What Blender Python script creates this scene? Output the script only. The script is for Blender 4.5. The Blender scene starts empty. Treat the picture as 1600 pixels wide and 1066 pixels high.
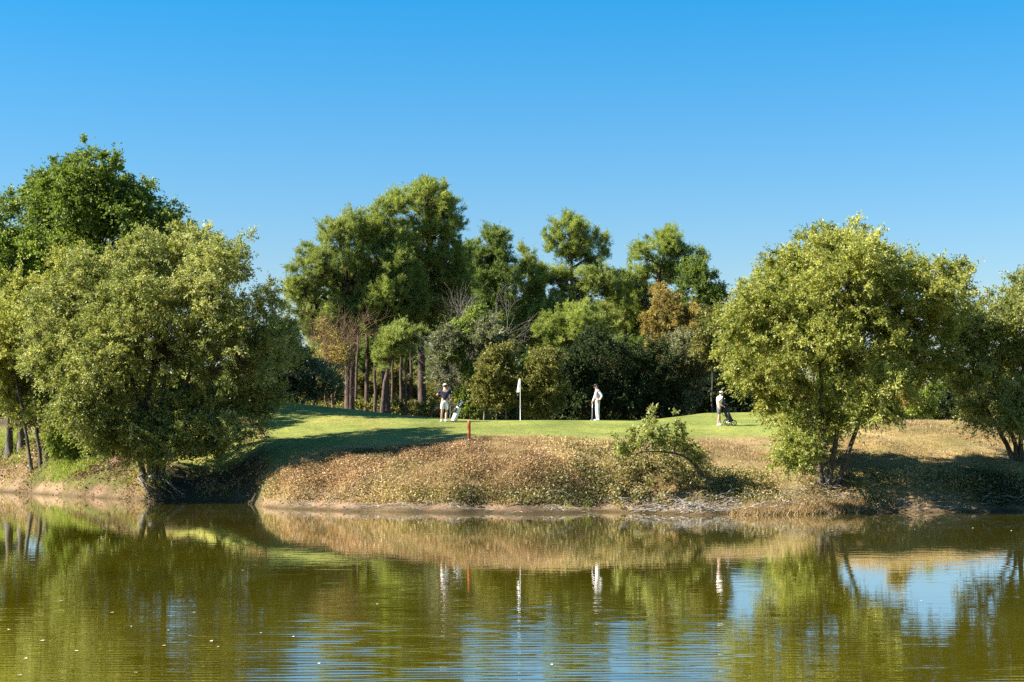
import bpy, bmesh, math, random
import numpy as np
from mathutils import Vector, Matrix

SEED = 7
F, HCAM, YH = 2500.0, 3.6, 650.0        # focal length in photo pixels, eye height above the water, horizon row
scene = bpy.context.scene
COL = scene.collection

def link(o):
    COL.objects.link(o); return o

def tag(o, label=None, cat=None, group=None, kind=None):
    if label: o['label'] = label
    if cat: o['category'] = cat
    if group: o['group'] = group
    if kind: o['kind'] = kind
    return o

def empty(name, loc, rz=0.0):
    o = bpy.data.objects.new(name, None); link(o)
    o.location = loc; o.rotation_euler = (0, 0, rz); o.empty_display_size = 0.3
    return o

def wx(px, D): return (px - 800.0) / F * D
def wz(py, D): return HCAM - (py - YH) / F * D
def at(px, py, D): return np.array([wx(px, D), D, wz(py, D)])

# ------------------------------------------------------------------ mesh helpers
def np_mesh(name, V, Q, mat, tint=None, parent=None, smooth=False, T=None):
    """V (n,3), Q (m,4) quads, T (k,3) triangles -> one linked mesh object"""
    V = np.asarray(V, np.float32); Q = np.asarray(Q, np.int32).reshape(-1, 4)
    me = bpy.data.meshes.new(name)
    nt = 0 if T is None else len(T)
    loops = Q.ravel()
    starts = np.arange(len(Q), dtype=np.int32) * 4
    if nt:
        T = np.asarray(T, np.int32).reshape(-1, 3)
        starts = np.concatenate([starts, len(Q) * 4 + np.arange(nt, dtype=np.int32) * 3])
        loops = np.concatenate([loops, T.ravel()])
    me.vertices.add(len(V)); me.vertices.foreach_set('co', V.ravel())
    me.loops.add(len(loops)); me.loops.foreach_set('vertex_index', loops)
    me.polygons.add(len(starts)); me.polygons.foreach_set('loop_start', starts)
    if smooth: me.polygons.foreach_set('use_smooth', np.ones(len(starts), bool))
    me.update(calc_edges=True)
    if tint is not None:
        a = me.attributes.new('tint', 'FLOAT', 'FACE'); a.data.foreach_set('value', np.asarray(tint, np.float32))
    me.materials.append(mat)
    o = bpy.data.objects.new(name, me); link(o)
    if parent is not None: o.parent = parent
    return o

class Tubes:
    """collects tapered tubes as quads"""
    def __init__(s): s.V = []; s.Q = []; s.n = 0
    def add(s, pts, rad, sides=6):
        pts = np.asarray(pts, float); rad = np.asarray(rad, float); n = len(pts)
        tan = np.gradient(pts, axis=0); tan /= np.linalg.norm(tan, axis=1)[:, None] + 1e-9
        ref = np.array([0.31, 0.95, 0.05]) if abs(tan[0][1]) < 0.8 else np.array([1.0, 0.1, 0.05])
        u = np.cross(tan, ref); u /= np.linalg.norm(u, axis=1)[:, None] + 1e-9
        v = np.cross(tan, u)
        a = np.arange(sides) * 2 * math.pi / sides
        ring = pts[:, None, :] + rad[:, None, None] * (np.cos(a)[None, :, None] * u[:, None, :] + np.sin(a)[None, :, None] * v[:, None, :])
        s.V.append(ring.reshape(-1, 3))
        i = np.arange(n - 1)[:, None] * sides; j = np.arange(sides)[None, :]; k = (np.arange(sides)[None, :] + 1) % sides
        q = np.stack([i + j, i + k, i + sides + k, i + sides + j], -1).reshape(-1, 4) + s.n
        s.Q.append(q); s.n += n * sides
        if sides >= 4:                                  # close both ends with a fan folded to quads
            for ring0 in (0, (n - 1) * sides):
                b = s.n - n * sides + ring0
                for t in range(1, sides - 1, 2):
                    s.Q.append(np.array([[b, b + t, b + t + 1, b + min(t + 2, sides - 1)]]) if t + 2 < sides else np.array([[b, b + t, b + t + 1, b + t + 1]])[:0])
    def build(s, name, mat, parent=None, origin=(0, 0, 0), smooth=True):
        return np_mesh(name, np.concatenate(s.V) - np.asarray(origin), np.concatenate(s.Q), mat, None, parent, smooth)

def curve_pts(p0, p1, sag, n, rng, wob=0.0):
    p0 = np.asarray(p0, float); p1 = np.asarray(p1, float)
    t = np.linspace(0, 1, n)[:, None]
    p = p0 + (p1 - p0) * t
    p[:, 2:3] += sag * np.sin(math.pi * t)
    if wob:
        w = rng.normal(0, wob, (n, 3)); w[0] = 0; w[-1] = 0
        p += w
    return p

def unit(a): return a / (np.linalg.norm(a, axis=-1, keepdims=True) + 1e-9)

# ------------------------------------------------------------------ materials
def new_mat(name):
    m = bpy.data.materials.new(name); m.use_nodes = True
    nt = m.node_tree; nt.nodes.clear()
    return m, nt, nt.nodes, nt.links

def ramp(nodes, stops, interp='LINEAR'):
    r = nodes.new('ShaderNodeValToRGB'); r.color_ramp.interpolation = interp
    el = r.color_ramp.elements
    while len(el) > 1: el.remove(el[-1])
    el[0].position = stops[0][0]; el[0].color = (*stops[0][1], 1)
    for p, c in stops[1:]:
        e = el.new(p); e.color = (*c, 1)
    return r

def leaf_mat(name, cols, transl=0.3, rough=0.5, spec=0.35):
    m, nt, N, L = new_mat(name)
    at_ = N.new('ShaderNodeAttribute'); at_.attribute_name = 'tint'
    cols = [tuple(min(0.6, v * LEAF_GAIN) for v in c) for c in cols]
    r = ramp(N, [(i / (len(cols) - 1), c) for i, c in enumerate(cols)]); L.new(at_.outputs['Fac'], r.inputs[0])
    p = N.new('ShaderNodeBsdfPrincipled'); p.inputs['Roughness'].default_value = rough
    p.inputs['Specular IOR Level'].default_value = spec
    L.new(r.outputs[0], p.inputs['Base Color'])
    t = N.new('ShaderNodeBsdfTranslucent')
    g = N.new('ShaderNodeMix'); g.data_type = 'RGBA'; g.blend_type = 'MULTIPLY'; g.inputs[0].default_value = 1.0
    g.inputs[7].default_value = (1.25, 1.2, 0.7, 1); L.new(r.outputs[0], g.inputs[6]); L.new(g.outputs[2], t.inputs['Color'])
    mx = N.new('ShaderNodeMixShader'); mx.inputs[0].default_value = transl + 0.08
    L.new(p.outputs[0], mx.inputs[1]); L.new(t.outputs[0], mx.inputs[2])
    o = N.new('ShaderNodeOutputMaterial'); L.new(mx.outputs[0], o.inputs[0])
    return m

def bark_mat(name, dark, light, scale=(9, 9, 2.0), bump=0.5):
    m, nt, N, L = new_mat(name)
    tc = N.new('ShaderNodeTexCoord'); mp = N.new('ShaderNodeMapping'); mp.inputs['Scale'].default_value = scale
    L.new(tc.outputs['Object'], mp.inputs[0])
    n = N.new('ShaderNodeTexNoise'); n.inputs['Scale'].default_value = 1.0; n.inputs['Detail'].default_value = 6
    L.new(mp.outputs[0], n.inputs['Vector'])
    r = ramp(N, [(0.35, dark), (0.65, light)]); L.new(n.outputs[0], r.inputs[0])
    p = N.new('ShaderNodeBsdfPrincipled'); p.inputs['Roughness'].default_value = 0.9; L.new(r.outputs[0], p.inputs['Base Color'])
    b = N.new('ShaderNodeBump'); b.inputs['Strength'].default_value = bump; b.inputs['Distance'].default_value = 0.04
    L.new(n.outputs[0], b.inputs['Height']); L.new(b.outputs[0], p.inputs['Normal'])
    o = N.new('ShaderNodeOutputMaterial'); L.new(p.outputs[0], o.inputs[0])
    return m

def plain_mat(name, col, rough=0.7, metal=0.0, var=0.12, scale=14.0):
    m, nt, N, L = new_mat(name)
    tc = N.new('ShaderNodeTexCoord'); n = N.new('ShaderNodeTexNoise'); n.inputs['Scale'].default_value = scale; n.inputs['Detail'].default_value = 4
    L.new(tc.outputs['Object'], n.inputs['Vector'])
    r = ramp(N, [(0.3, tuple(c * (1 - var) for c in col)), (0.7, tuple(min(1, c * (1 + var)) for c in col))]); L.new(n.outputs[0], r.inputs[0])
    p = N.new('ShaderNodeBsdfPrincipled'); p.inputs['Roughness'].default_value = rough; p.inputs['Metallic'].default_value = metal
    L.new(r.outputs[0], p.inputs['Base Color'])
    o = N.new('ShaderNodeOutputMaterial'); L.new(p.outputs[0], o.inputs[0])
    return m

M = {}
LEAF_GAIN = 2.35
M['willow']  = leaf_mat('willow_leaf', [(0.048, 0.062, 0.014), (0.095, 0.108, 0.026), (0.155, 0.160, 0.050), (0.26, 0.25, 0.12)], 0.36)
M['sallow']  = leaf_mat('yellowing_willow_leaf', [(0.058, 0.072, 0.014), (0.112, 0.124, 0.025), (0.175, 0.175, 0.042), (0.28, 0.255, 0.10)], 0.38)
M['oak']     = leaf_mat('oak_leaf', [(0.036, 0.055, 0.010), (0.072, 0.100, 0.016), (0.12, 0.145, 0.026)], 0.32)
M['bright']  = leaf_mat('bright_green_leaf', [(0.06, 0.088, 0.014), (0.11, 0.142, 0.024), (0.19, 0.205, 0.05)], 0.34)
M['pine']    = leaf_mat('pine_needle', [(0.060, 0.080, 0.017), (0.122, 0.150, 0.032), (0.195, 0.212, 0.06)], 0.36)
M['pine_y']  = leaf_mat('young_pine_needle', [(0.060, 0.078, 0.018), (0.118, 0.140, 0.034), (0.185, 0.200, 0.06)], 0.36)
M['pine_d']  = leaf_mat('dark_pine_needle', [(0.035, 0.055, 0.015), (0.070, 0.098, 0.022), (0.12, 0.145, 0.036)], 0.28)
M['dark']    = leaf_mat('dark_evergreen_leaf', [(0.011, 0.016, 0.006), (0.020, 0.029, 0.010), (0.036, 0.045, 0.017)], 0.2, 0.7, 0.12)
M['olive']   = leaf_mat('olive_leaf', [(0.045, 0.048, 0.012), (0.090, 0.088, 0.02), (0.15, 0.135, 0.04)], 0.3)
M['rust']    = leaf_mat('rusty_leaf', [(0.070, 0.056, 0.016), (0.150, 0.117, 0.030), (0.25, 0.195, 0.055)], 0.32)
M['grey']    = leaf_mat('grey_green_leaf', [(0.045, 0.05, 0.022), (0.085, 0.090, 0.042), (0.15, 0.15, 0.085)], 0.25)
M['cover']   = leaf_mat('dry_bramble_leaf', [(0.036, 0.022, 0.010), (0.098, 0.060, 0.028), (0.172, 0.108, 0.054), (0.24, 0.163, 0.095)], 0.22)
M['cover_g'] = leaf_mat('green_bramble_leaf', [(0.026, 0.028, 0.010), (0.070, 0.066, 0.021), (0.145, 0.120, 0.044), (0.23, 0.175, 0.085)], 0.25)
M['straw']   = leaf_mat('straw_blade', [(0.105, 0.072, 0.033), (0.185, 0.127, 0.063), (0.27, 0.195, 0.108)], 0.25)
M['grass']   = leaf_mat('green_blade', [(0.07, 0.11, 0.015), (0.14, 0.165, 0.03), (0.24, 0.22, 0.07)], 0.3)
M['pbark']   = bark_mat('pine_bark', (0.030, 0.018, 0.012), (0.155, 0.095, 0.066))
M['wbark']   = bark_mat('willow_bark', (0.035, 0.028, 0.020), (0.15, 0.125, 0.095), (14, 14, 3))
M['gbark']   = bark_mat('grey_twig_bark', (0.12, 0.10, 0.075), (0.32, 0.28, 0.21), (14, 14, 3))
M['dead']    = bark_mat('dead_wood', (0.10, 0.085, 0.065), (0.42, 0.37, 0.30), (10, 10, 5))
M['obark']   = bark_mat('rust_twig_bark', (0.10, 0.055, 0.03), (0.30, 0.18, 0.09), (12, 12, 3))

# ------------------------------------------------------------------ terrain
COLS = {
 -900: [(100,0),(102,.8),(106,2.0),(118,3.2),(150,3.2)],
 -400: [(86,0),(87.5,.7),(91,2.0),(104,3.3),(150,3.2)],
 0:    [(76,0),(76.7,.55),(79.5,2.0),(84,2.75),(95,3.35),(150,3.2)],
 60:   [(73.6,0),(74.3,.55),(77,1.9),(81,2.55),(90,3.25),(150,3.2)],
 100:  [(72,0),(72.6,.6),(75.3,1.85),(80,2.6),(88,3.2),(150,3.2)],
 160:  [(70.2,0),(70.8,.65),(72.6,1.5),(76,2.25),(82,3.1),(90,3.7),(150,3.2)],
 200:  [(69,0),(69.5,.65),(71,1.3),(74,2.0),(79,2.85),(84,3.6),(92,3.9),(150,3.2)],
 235:  [(67.6,0),(68.0,.75),(69.8,1.35),(74,2.1),(80,3.3),(86,4.3),(94,4.1),(150,3)],
 262:  [(67.4,0),(68.4,.6),(70.5,1.3),(74,2.1),(80,3.4),(85,4.3),(94,4.0),(150,3)],
 300:  [(67.8,0),(69.3,.5),(71.5,1.4),(74.5,2.2),(78,3.05),(83,4.25),(87,4.5),(95,4),(150,3)],
 350:  [(67.4,0),(69,.6),(71,1.5),(73.5,2.3),(77,3.0),(83,4.3),(87,4.4),(95,3.8),(150,3)],
 395:  [(66.2,0),(67.6,.7),(69.6,1.7),(73,2.4),(77,3.05),(83,4.3),(87,4.3),(95,3.7),(150,3)],
 415:  [(63.4,0),(64.4,.5),(66.4,1.2),(70,2.1),(76,2.95),(83,4.3),(87,4.3),(95,3.7),(150,3)],
 450:  [(61.8,0),(62.6,.35),(63.9,1.05),(66.5,1.6),(70,2.25),(75,2.8),(80,3.75),(84,4.3),(88,4.25),(95,3.6),(150,3)],
 550:  [(60.4,0),(61.2,.3),(62.5,1.1),(64.5,1.85),(66.5,2.3),(70,2.58),(75,3.0),(79,3.55),(83,3.95),(87,3.9),(94,3.4),(150,2.9)],
 650:  [(59.6,0),(60.6,.3),(62,1.2),(64,2.0),(66,2.45),(70,2.65),(75,3.05),(78.5,3.42),(82,3.6),(86,3.45),(93,3.0),(150,2.8)],
 750:  [(58.8,0),(59.9,.28),(61.5,1.2),(63.5,2.0),(66,2.55),(70,2.75),(74,3.05),(78,3.36),(82,3.38),(92,2.8),(150,2.8)],
 900:  [(58.6,0),(59.7,.28),(61.3,1.15),(63.6,2.0),(66.2,2.5),(70,2.72),(74,3.05),(78,3.36),(82,3.38),(92,2.8),(150,2.8)],
 1000: [(58.8,0),(59.9,.28),(61.5,1.1),(64,1.95),(67,2.45),(70,2.66),(74,3.02),(78.5,3.38),(82,3.38),(92,2.8),(150,2.8)],
 1100: [(58,0),(59.5,.3),(60.5,.85),(63,1.6),(67,2.3),(71,2.65),(77,3.18),(83,3.75),(87,3.7),(95,3),(150,2.8)],
 1200: [(58.2,0),(59.8,.3),(60.8,.95),(63,1.5),(67,2.2),(71,2.7),(77,3.2),(83,3.8),(87,3.7),(95,3),(150,2.8)],
 1300: [(59.3,0),(60.4,.4),(61.2,1.0),(63,1.6),(67,2.4),(72,3.1),(77,3.4),(83,3.7),(88,3.5),(95,3),(150,2.8)],
 1400: [(60,0),(60.8,.5),(61.6,1.1),(63,1.7),(67,2.55),(71,3.15),(75,3.46),(79,3.4),(90,2.9),(150,2.8)],
 1500: [(60,0),(60.8,.5),(61.6,1.1),(63,1.6),(67,2.4),(71,2.95),(75,3.3),(79,3.2),(90,2.8),(150,2.8)],
 1600: [(60,0),(61,.6),(63,1.45),(67,2.12),(71,2.5),(76,2.7),(90,2.6),(150,2.7)],
 2200: [(61,0),(63,.9),(67,1.9),(75,2.6),(90,2.6),(150,2.7)],
}
UG = np.linspace(-1000, 2400, 681)
DG = np.linspace(50, 150, 1001)
_keys = sorted(COLS)
_prof = np.array([np.interp(DG, [COLS[k][0][0] - 9, COLS[k][0][0] - 2] + [p[0] for p in COLS[k]], [-1.6, -0.5] + [p[1] for p in COLS[k]]) for k in _keys])
def _smooth_interp():
    Z = np.empty((len(UG), len(DG)))
    idx = np.clip(np.searchsorted(_keys, UG) - 1, 0, len(_keys) - 2)
    # align profiles on their shoreline while blending so the bank keeps its steepness
    sh = np.array([COLS[k][0][0] for k in _keys], float)
    for i, u in enumerate(UG):
        k = idx[i]; t = np.clip((u - _keys[k]) / (_keys[k + 1] - _keys[k]), 0, 1)
        s = sh[k] * (1 - t) + sh[k + 1] * t
        w = np.exp(-np.maximum(DG - s, 0) / 8.0)
        a = np.interp(DG - (s - sh[k]) * w, DG, _prof[k]); b = np.interp(DG - (s - sh[k + 1]) * w, DG, _prof[k + 1])
        Z[i] = a * (1 - t) + b * t
    return Z
ZG = _smooth_interp()
for _ in range(2):                                       # soften the breaks of slope
    Zp = np.pad(ZG, ((2, 2), (3, 3)), mode='edge')
    ZG = sum(Zp[2 + a:2 + a + ZG.shape[0], 3 + b:3 + b + ZG.shape[1]] for a in (-1, 0, 1) for b in (-2, 0, 2)) / 9.0

_rs = np.random.default_rng(11)
_waves = [(_rs.uniform(0.5, 4.5), _rs.uniform(0, 2 * math.pi), _rs.uniform(0, 6.28)) for _ in range(26)]
def rough_noise(X, Y):
    n = np.zeros_like(X)
    for k, a, p in _waves:
        n += np.sin(k * (X * math.cos(a) + Y * math.sin(a)) + p + 0.7 * np.sin(0.6 * X + p) ) / (0.6 + k)
    return n / 4.0

def bilerp(U, D):
    fu = np.clip((U - UG[0]) / (UG[1] - UG[0]), 0, len(UG) - 1.001); fd = np.clip((D - DG[0]) / (DG[1] - DG[0]), 0, len(DG) - 1.001)
    i = fu.astype(int); j = fd.astype(int); a = fu - i; b = fd - j
    return ZG[i, j] * (1 - a) * (1 - b) + ZG[i + 1, j] * a * (1 - b) + ZG[i, j + 1] * (1 - a) * b + ZG[i + 1, j + 1] * a * b

def sstep(a, b, x):
    t = np.clip((x - a) / (b - a), 0, 1); return t * t * (3 - 2 * t)

def roughness_mask(U, D):
    """1 on rough banks, near 0 on mown turf"""
    lawn = sstep(66, 69, D) * (1 - sstep(1290, 1360, U)) * sstep(300, 330, U)
    return 1 - 0.85 * lawn

def ground_z(X, Y):
    X = np.asarray(X, float); Y = np.asarray(Y, float)
    U = 800 + F * X / np.maximum(Y, 20.0)
    wig = 0.35 * np.sin(X * 1.1 + 0.5) * np.sin(X * 0.43) + 0.18 * np.sin(X * 2.9 + 1.0)
    fade = np.clip(1 - (Y - 60) / 14.0, 0, 1)
    z = bilerp(U, np.clip(Y + wig * fade, 50, 150))
    z = z + rough_noise(X, Y) * (0.16 + 0.16 * (1 - sstep(220, 270, U)) * (1 - sstep(76, 80, Y))) * roughness_mask(U, Y) * sstep(54, 60, Y) * (0.35 + 0.65 * (1 - sstep(70, 80, Y)))
    far = 0.35 * np.sin(X * 0.03 + 1) * np.sin(Y * 0.021)
    z = z + far * sstep(110, 180, Y)
    z = np.where(Y < 54, np.maximum(-1.6, np.where(Y < 9, 1.95 - 0.42 * np.maximum(Y - 0.5, 0) , -1.6)), z)
    side = sstep(75, 95, np.abs(X)) * (1 - sstep(60, 75, Y))
    return z * (1 - side) + 2.8 * side

def gz(x, y): return float(ground_z(np.array([x]), np.array([y]))[0])
def on_ground(px, D): x = wx(px, D); return np.array([x, D, gz(x, D)])

def spread(lo, hi, step, outer, grow=1.18):
    mid = list(np.arange(lo, hi + 1e-6, step)); d = step; a = []; x = hi
    while x < outer: d *= grow; x += d; a.append(x)
    return mid, a
mid, up = spread(-34, 34, 0.16, 3500)
XS = np.array([-v for v in reversed(up)] + mid + up)
midy, upy = spread(54, 90, 0.13, 4000)
YS = np.array([-3500, -1200, -400, -150, -60, -25] + list(np.arange(-12, 10, 1.0)) + list(np.arange(10, 54, 2.0)) + midy + upy)
GX, GY = np.meshgrid(XS, YS, indexing='ij')
GZ = ground_z(GX, GY)
nx, ny = GX.shape
ii = (np.arange(nx - 1)[:, None] * ny + np.arange(ny - 1)[None, :]).ravel()
gQ = np.stack([ii, ii + ny, ii + ny + 1, ii + 1], -1)

def ground_colours(X, Y, Z):
    U = 800 + F * X / np.maximum(Y, 20.0)
    n1 = rough_noise(X * 0.7 + 13, Y * 0.7); n2 = rough_noise(X * 1.9 - 5, Y * 1.9 + 3)
    def C(r, g, b): return np.array([r, g, b])
    lawn = C(0.31, 0.345, 0.075); fair = C(0.34, 0.33, 0.075); dry = C(0.36, 0.27, 0.095); tan = C(0.40, 0.285, 0.125)
    dirt = C(0.30, 0.195, 0.105); sand = C(0.40, 0.27, 0.16); floor = C(0.13, 0.095, 0.045); mud = C(0.12, 0.085, 0.04); rough = C(0.15, 0.145, 0.04)
    def mix(a, b, m): return a * (1 - m[..., None]) + b * m[..., None]
    c = np.broadcast_to(lawn, X.shape + (3,)).copy()
    c = mix(c, fair, sstep(-0.2, 0.5, n1) * (1 - sstep(640, 760, U)))
    # yellowed collar in front of the putting surface
    collar = (1 - sstep(68.5, 72.0, Y + n1 * 0.9)) * sstep(560, 700, U)
    c = mix(c, C(0.38, 0.29, 0.10), collar)
    slope = sstep(1040, 1120, U) * (1 - sstep(69.5, 72.5, Y + n1 * 0.8))
    c = mix(c, tan, slope)
    mound = (1 - sstep(65.6, 67.6, Y + n2 * 0.5)) * (1 - sstep(1040, 1120, U)) * sstep(395, 430, U)
    c = mix(c, C(0.33, 0.235, 0.105), mound)
    right = sstep(1290, 1360, U)
    c = mix(c, dry, right)
    c = mix(c, C(0.43, 0.33, 0.15), right * sstep(0.0, 0.5, n1) * 0.7)
    left = (1 - sstep(230, 300, U)) * (1 - sstep(79, 84, Y))
    c = mix(c, mix(np.broadcast_to(dirt, c.shape), np.broadcast_to(rough, c.shape), sstep(-0.15, 0.25, n2 + n1)), left)
    leftb = (1 - sstep(230, 300, U)) * sstep(79, 84, Y)
    c = mix(c, C(0.27, 0.215, 0.10), leftb * 0.8)
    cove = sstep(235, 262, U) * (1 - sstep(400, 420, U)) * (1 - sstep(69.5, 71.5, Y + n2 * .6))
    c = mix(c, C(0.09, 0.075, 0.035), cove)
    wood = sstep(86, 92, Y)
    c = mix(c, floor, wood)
    steep = (1 - sstep(0.25, 0.75, Z + n2 * 0.2)) * (1 - cove * .8) * (Y > 50)
    c = mix(c, mix(np.broadcast_to(sand, c.shape), np.broadcast_to(C(0.20, 0.13, 0.07), c.shape), sstep(-.1, .35, n2 - .3 * n1) * .8), steep)
    wet = 1 - sstep(0.03, 0.16, Z + .05 * n2)
    c = mix(c, mud, wet)
    c = mix(c, rough, (Y < 30) * 1.0)
    v = 1 + 0.16 * n1 + 0.12 * n2
    return np.clip(c * v[..., None] * 0.68, 0.008, 0.9)

def ground_material():
    m, nt, N, L = new_mat('ground_soil_and_turf')
    a = N.new('ShaderNodeAttribute'); a.attribute_name = 'soil'
    geo = N.new('ShaderNodeNewGeometry')
    n1 = N.new('ShaderNodeTexNoise'); n1.inputs['Scale'].default_value = 2.2; n1.inputs['Detail'].default_value = 9; n1.inputs['Roughness'].default_value = 0.72
    n2 = N.new('ShaderNodeTexNoise'); n2.inputs['Scale'].default_value = 14.0; n2.inputs['Detail'].default_value = 5
    L.new(geo.outputs['Position'], n1.inputs['Vector']); L.new(geo.outputs['Position'], n2.inputs['Vector'])
    r1 = ramp(N, [(0.3, (0.66, 0.66, 0.66)), (0.5, (1, 1, 1)), (0.72, (1.25, 1.22, 1.15))]); L.new(n1.outputs[0], r1.inputs[0])
    r2 = ramp(N, [(0.3, (0.75, 0.76, 0.74)), (0.7, (1.2, 1.18, 1.16))]); L.new(n2.outputs[0], r2.inputs[0])
    m1 = N.new('ShaderNodeMix'); m1.data_type = 'RGBA'; m1.blend_type = 'MULTIPLY'; m1.inputs[0].default_value = 1
    m2 = N.new('ShaderNodeMix'); m2.data_type = 'RGBA'; m2.blend_type = 'MULTIPLY'; m2.inputs[0].default_value = 1
    n3 = N.new('ShaderNodeTexNoise'); n3.inputs['Scale'].default_value = 0.45; n3.inputs['Detail'].default_value = 3; L.new(geo.outputs['Position'], n3.inputs['Vector'])
    r3 = ramp(N, [(0.3, (0.78, 0.84, 0.80)), (0.7, (1.16, 1.10, 1.12))]); L.new(n3.outputs[0], r3.inputs[0])
    m0 = N.new('ShaderNodeMix'); m0.data_type = 'RGBA'; m0.blend_type = 'MULTIPLY'; m0.inputs[0].default_value = 1
    L.new(a.outputs['Color'], m0.inputs[6]); L.new(r3.outputs[0], m0.inputs[7]); L.new(m0.outputs[2], m1.inputs[6]); L.new(r1.outputs[0], m1.inputs[7]); L.new(m1.outputs[2], m2.inputs[6]); L.new(r2.outputs[0], m2.inputs[7])
    p = N.new('ShaderNodeBsdfPrincipled'); p.inputs['Roughness'].default_value = 0.95; p.inputs['Specular IOR Level'].default_value = 0.15
    L.new(m2.outputs[2], p.inputs['Base Color'])
    b0 = N.new('ShaderNodeBump'); b0.inputs['Strength'].default_value = 0.7; b0.inputs['Distance'].default_value = 0.16
    L.new(n1.outputs[0], b0.inputs['Height'])
    b = N.new('ShaderNodeBump'); b.inputs['Strength'].default_value = 0.7; b.inputs['Distance'].default_value = 0.05
    L.new(n2.outputs[0], b.inputs['Height']); L.new(b0.outputs[0], b.inputs['Normal']); L.new(b.outputs[0], p.inputs['Normal'])
    o = N.new('ShaderNodeOutputMaterial'); L.new(p.outputs[0], o.inputs[0])
    return m

gV = np.stack([GX, GY, GZ], -1).reshape(-1, 3)
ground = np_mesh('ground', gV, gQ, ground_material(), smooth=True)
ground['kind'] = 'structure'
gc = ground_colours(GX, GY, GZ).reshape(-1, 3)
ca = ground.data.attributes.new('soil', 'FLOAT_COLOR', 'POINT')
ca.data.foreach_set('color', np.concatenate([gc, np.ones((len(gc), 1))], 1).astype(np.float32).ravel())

# ------------------------------------------------------------------ water
def water_material():
    m, nt, N, L = new_mat('pond_water')
    geo = N.new('ShaderNodeNewGeometry')
    def noise(scale, detail, rough=0.5, dist=0.0):
        mp = N.new('ShaderNodeMapping'); mp.inputs['Scale'].default_value = scale; mp.inputs['Rotation'].default_value = (0, 0, math.radians(4))
        L.new(geo.outputs['Position'], mp.inputs[0])
        n = N.new('ShaderNodeTexNoise'); n.inputs['Scale'].default_value = 1; n.inputs['Detail'].default_value = detail
        n.inputs['Roughness'].default_value = rough; n.inputs['Distortion'].default_value = dist
        L.new(mp.outputs[0], n.inputs['Vector']); return n
    a = noise((0.9, 2.6, 1), 2.0, 0.45, 0.4)
    b = noise((2.6, 6.5, 1), 2.0, 0.5)
    zone = noise((0.045, 0.07, 1), 2.0, 0.5)
    zr = N.new('ShaderNodeMapRange'); zr.inputs['From Min'].default_value = 0.38; zr.inputs['From Max'].default_value = 0.62
    zr.inputs['To Min'].default_value = 0.35; zr.inputs['To Max'].default_value = 1.0; L.new(zone.outputs[0], zr.inputs['Value'])
    s = N.new('ShaderNodeMath'); s.operation = 'MULTIPLY_ADD'; L.new(b.outputs[0], s.inputs[0]); s.inputs[1].default_value = 0.28; L.new(a.outputs[0], s.inputs[2])
    s2 = N.new('ShaderNodeMath'); s2.operation = 'MULTIPLY'; L.new(s.outputs[0], s2.inputs[0]); L.new(zr.outputs[0], s2.inputs[1])
    bp = N.new('ShaderNodeBump'); bp.inputs['Strength'].default_value = 1.0; bp.inputs['Distance'].default_value = WATER_BUMP
    L.new(s2.outputs[0], bp.inputs['Height'])
    cl = noise((0.12, 0.2, 1), 4.0, 0.6)
    r = ramp(N, [(0.35, (0.085, 0.068, 0.0015)), (0.65, (0.120, 0.098, 0.002))]); L.new(cl.outputs[0], r.inputs[0])
    p = N.new('ShaderNodeBsdfPrincipled'); p.inputs['Roughness'].default_value = 0.03; p.inputs['IOR'].default_value = 1.5
    p.inputs['Coat Weight'].default_value = 1.0; p.inputs['Coat IOR'].default_value = 1.75; p.inputs['Coat Roughness'].default_value = 0.02; L.new(bp.outputs[0], p.inputs['Coat Normal'])
    L.new(r.outputs[0], p.inputs['Base Color']); L.new(bp.outputs[0], p.inputs['Normal'])
    o = N.new('ShaderNodeOutputMaterial'); L.new(p.outputs[0], o.inputs[0])
    return m
WATER_BUMP = 0.0028
def axis(lo, hi, parts):
    """uneven grid line: parts = [(until, step)]"""
    v = [lo]
    for end, st_ in parts:
        while v[-1] < end - 1e-6: v.append(min(end, v[-1] + st_))
    return np.array(v)
wxs = axis(-140, 140, [(-25, 5), (25, .25), (140, 5)]); wys = axis(-1, 112, [(15, 1), (17, .2), (36, .021), (46, .035), (62, .08), (70, .3), (112, 3)])
WX, WY = np.meshgrid(wxs, wys, indexing='ij')
_rw = np.random.default_rng(17)
def waves(X, Y):
    z = np.zeros_like(X)
    for k in range(54):
        lam = math.exp(_rw.uniform(math.log(.085), math.log(.30))); th = _rw.normal(math.pi / 2 + .05, .14); kk = 2 * math.pi / lam
        env = .5 + .5 * np.sin(X * _rw.uniform(.2, 1.1) + Y * _rw.uniform(-.5, .5) + _rw.uniform(0, 6.28)) * np.sin(Y * _rw.uniform(.2, .9) + _rw.uniform(0, 6.28))
        z += (WAVE_SLOPE / kk) * env * np.sin(kk * (X * math.cos(th) + Y * math.sin(th)) + _rw.uniform(0, 6.28))
    patch = .5 + .5 * np.sin(X * .21 + .35 + .5 * np.sin(Y * .2)) * np.sin(Y * .13 + X * .05 + .6)
    near = (1 - .90 * sstep(23, 38, Y)) * (1 - .5 * sstep(38, 52, Y))
    return z * near * (.25 + .95 * patch) * (1 - .55 * sstep(3.0, 7.0, -X)) * (np.abs(X) < 25) * sstep(14, 18, Y)
WAVE_SLOPE = 0.0105
WZ = waves(WX, WY); nwx, nwy = WX.shape
k = (np.arange(nwx - 1)[:, None] * nwy + np.arange(nwy - 1)[None, :]).ravel()
water = np_mesh('water', np.stack([WX, WY, WZ], -1).reshape(-1, 3), np.stack([k, k + nwy, k + nwy + 1, k + 1], -1), water_material(), smooth=True)
water['kind'] = 'structure'

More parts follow.
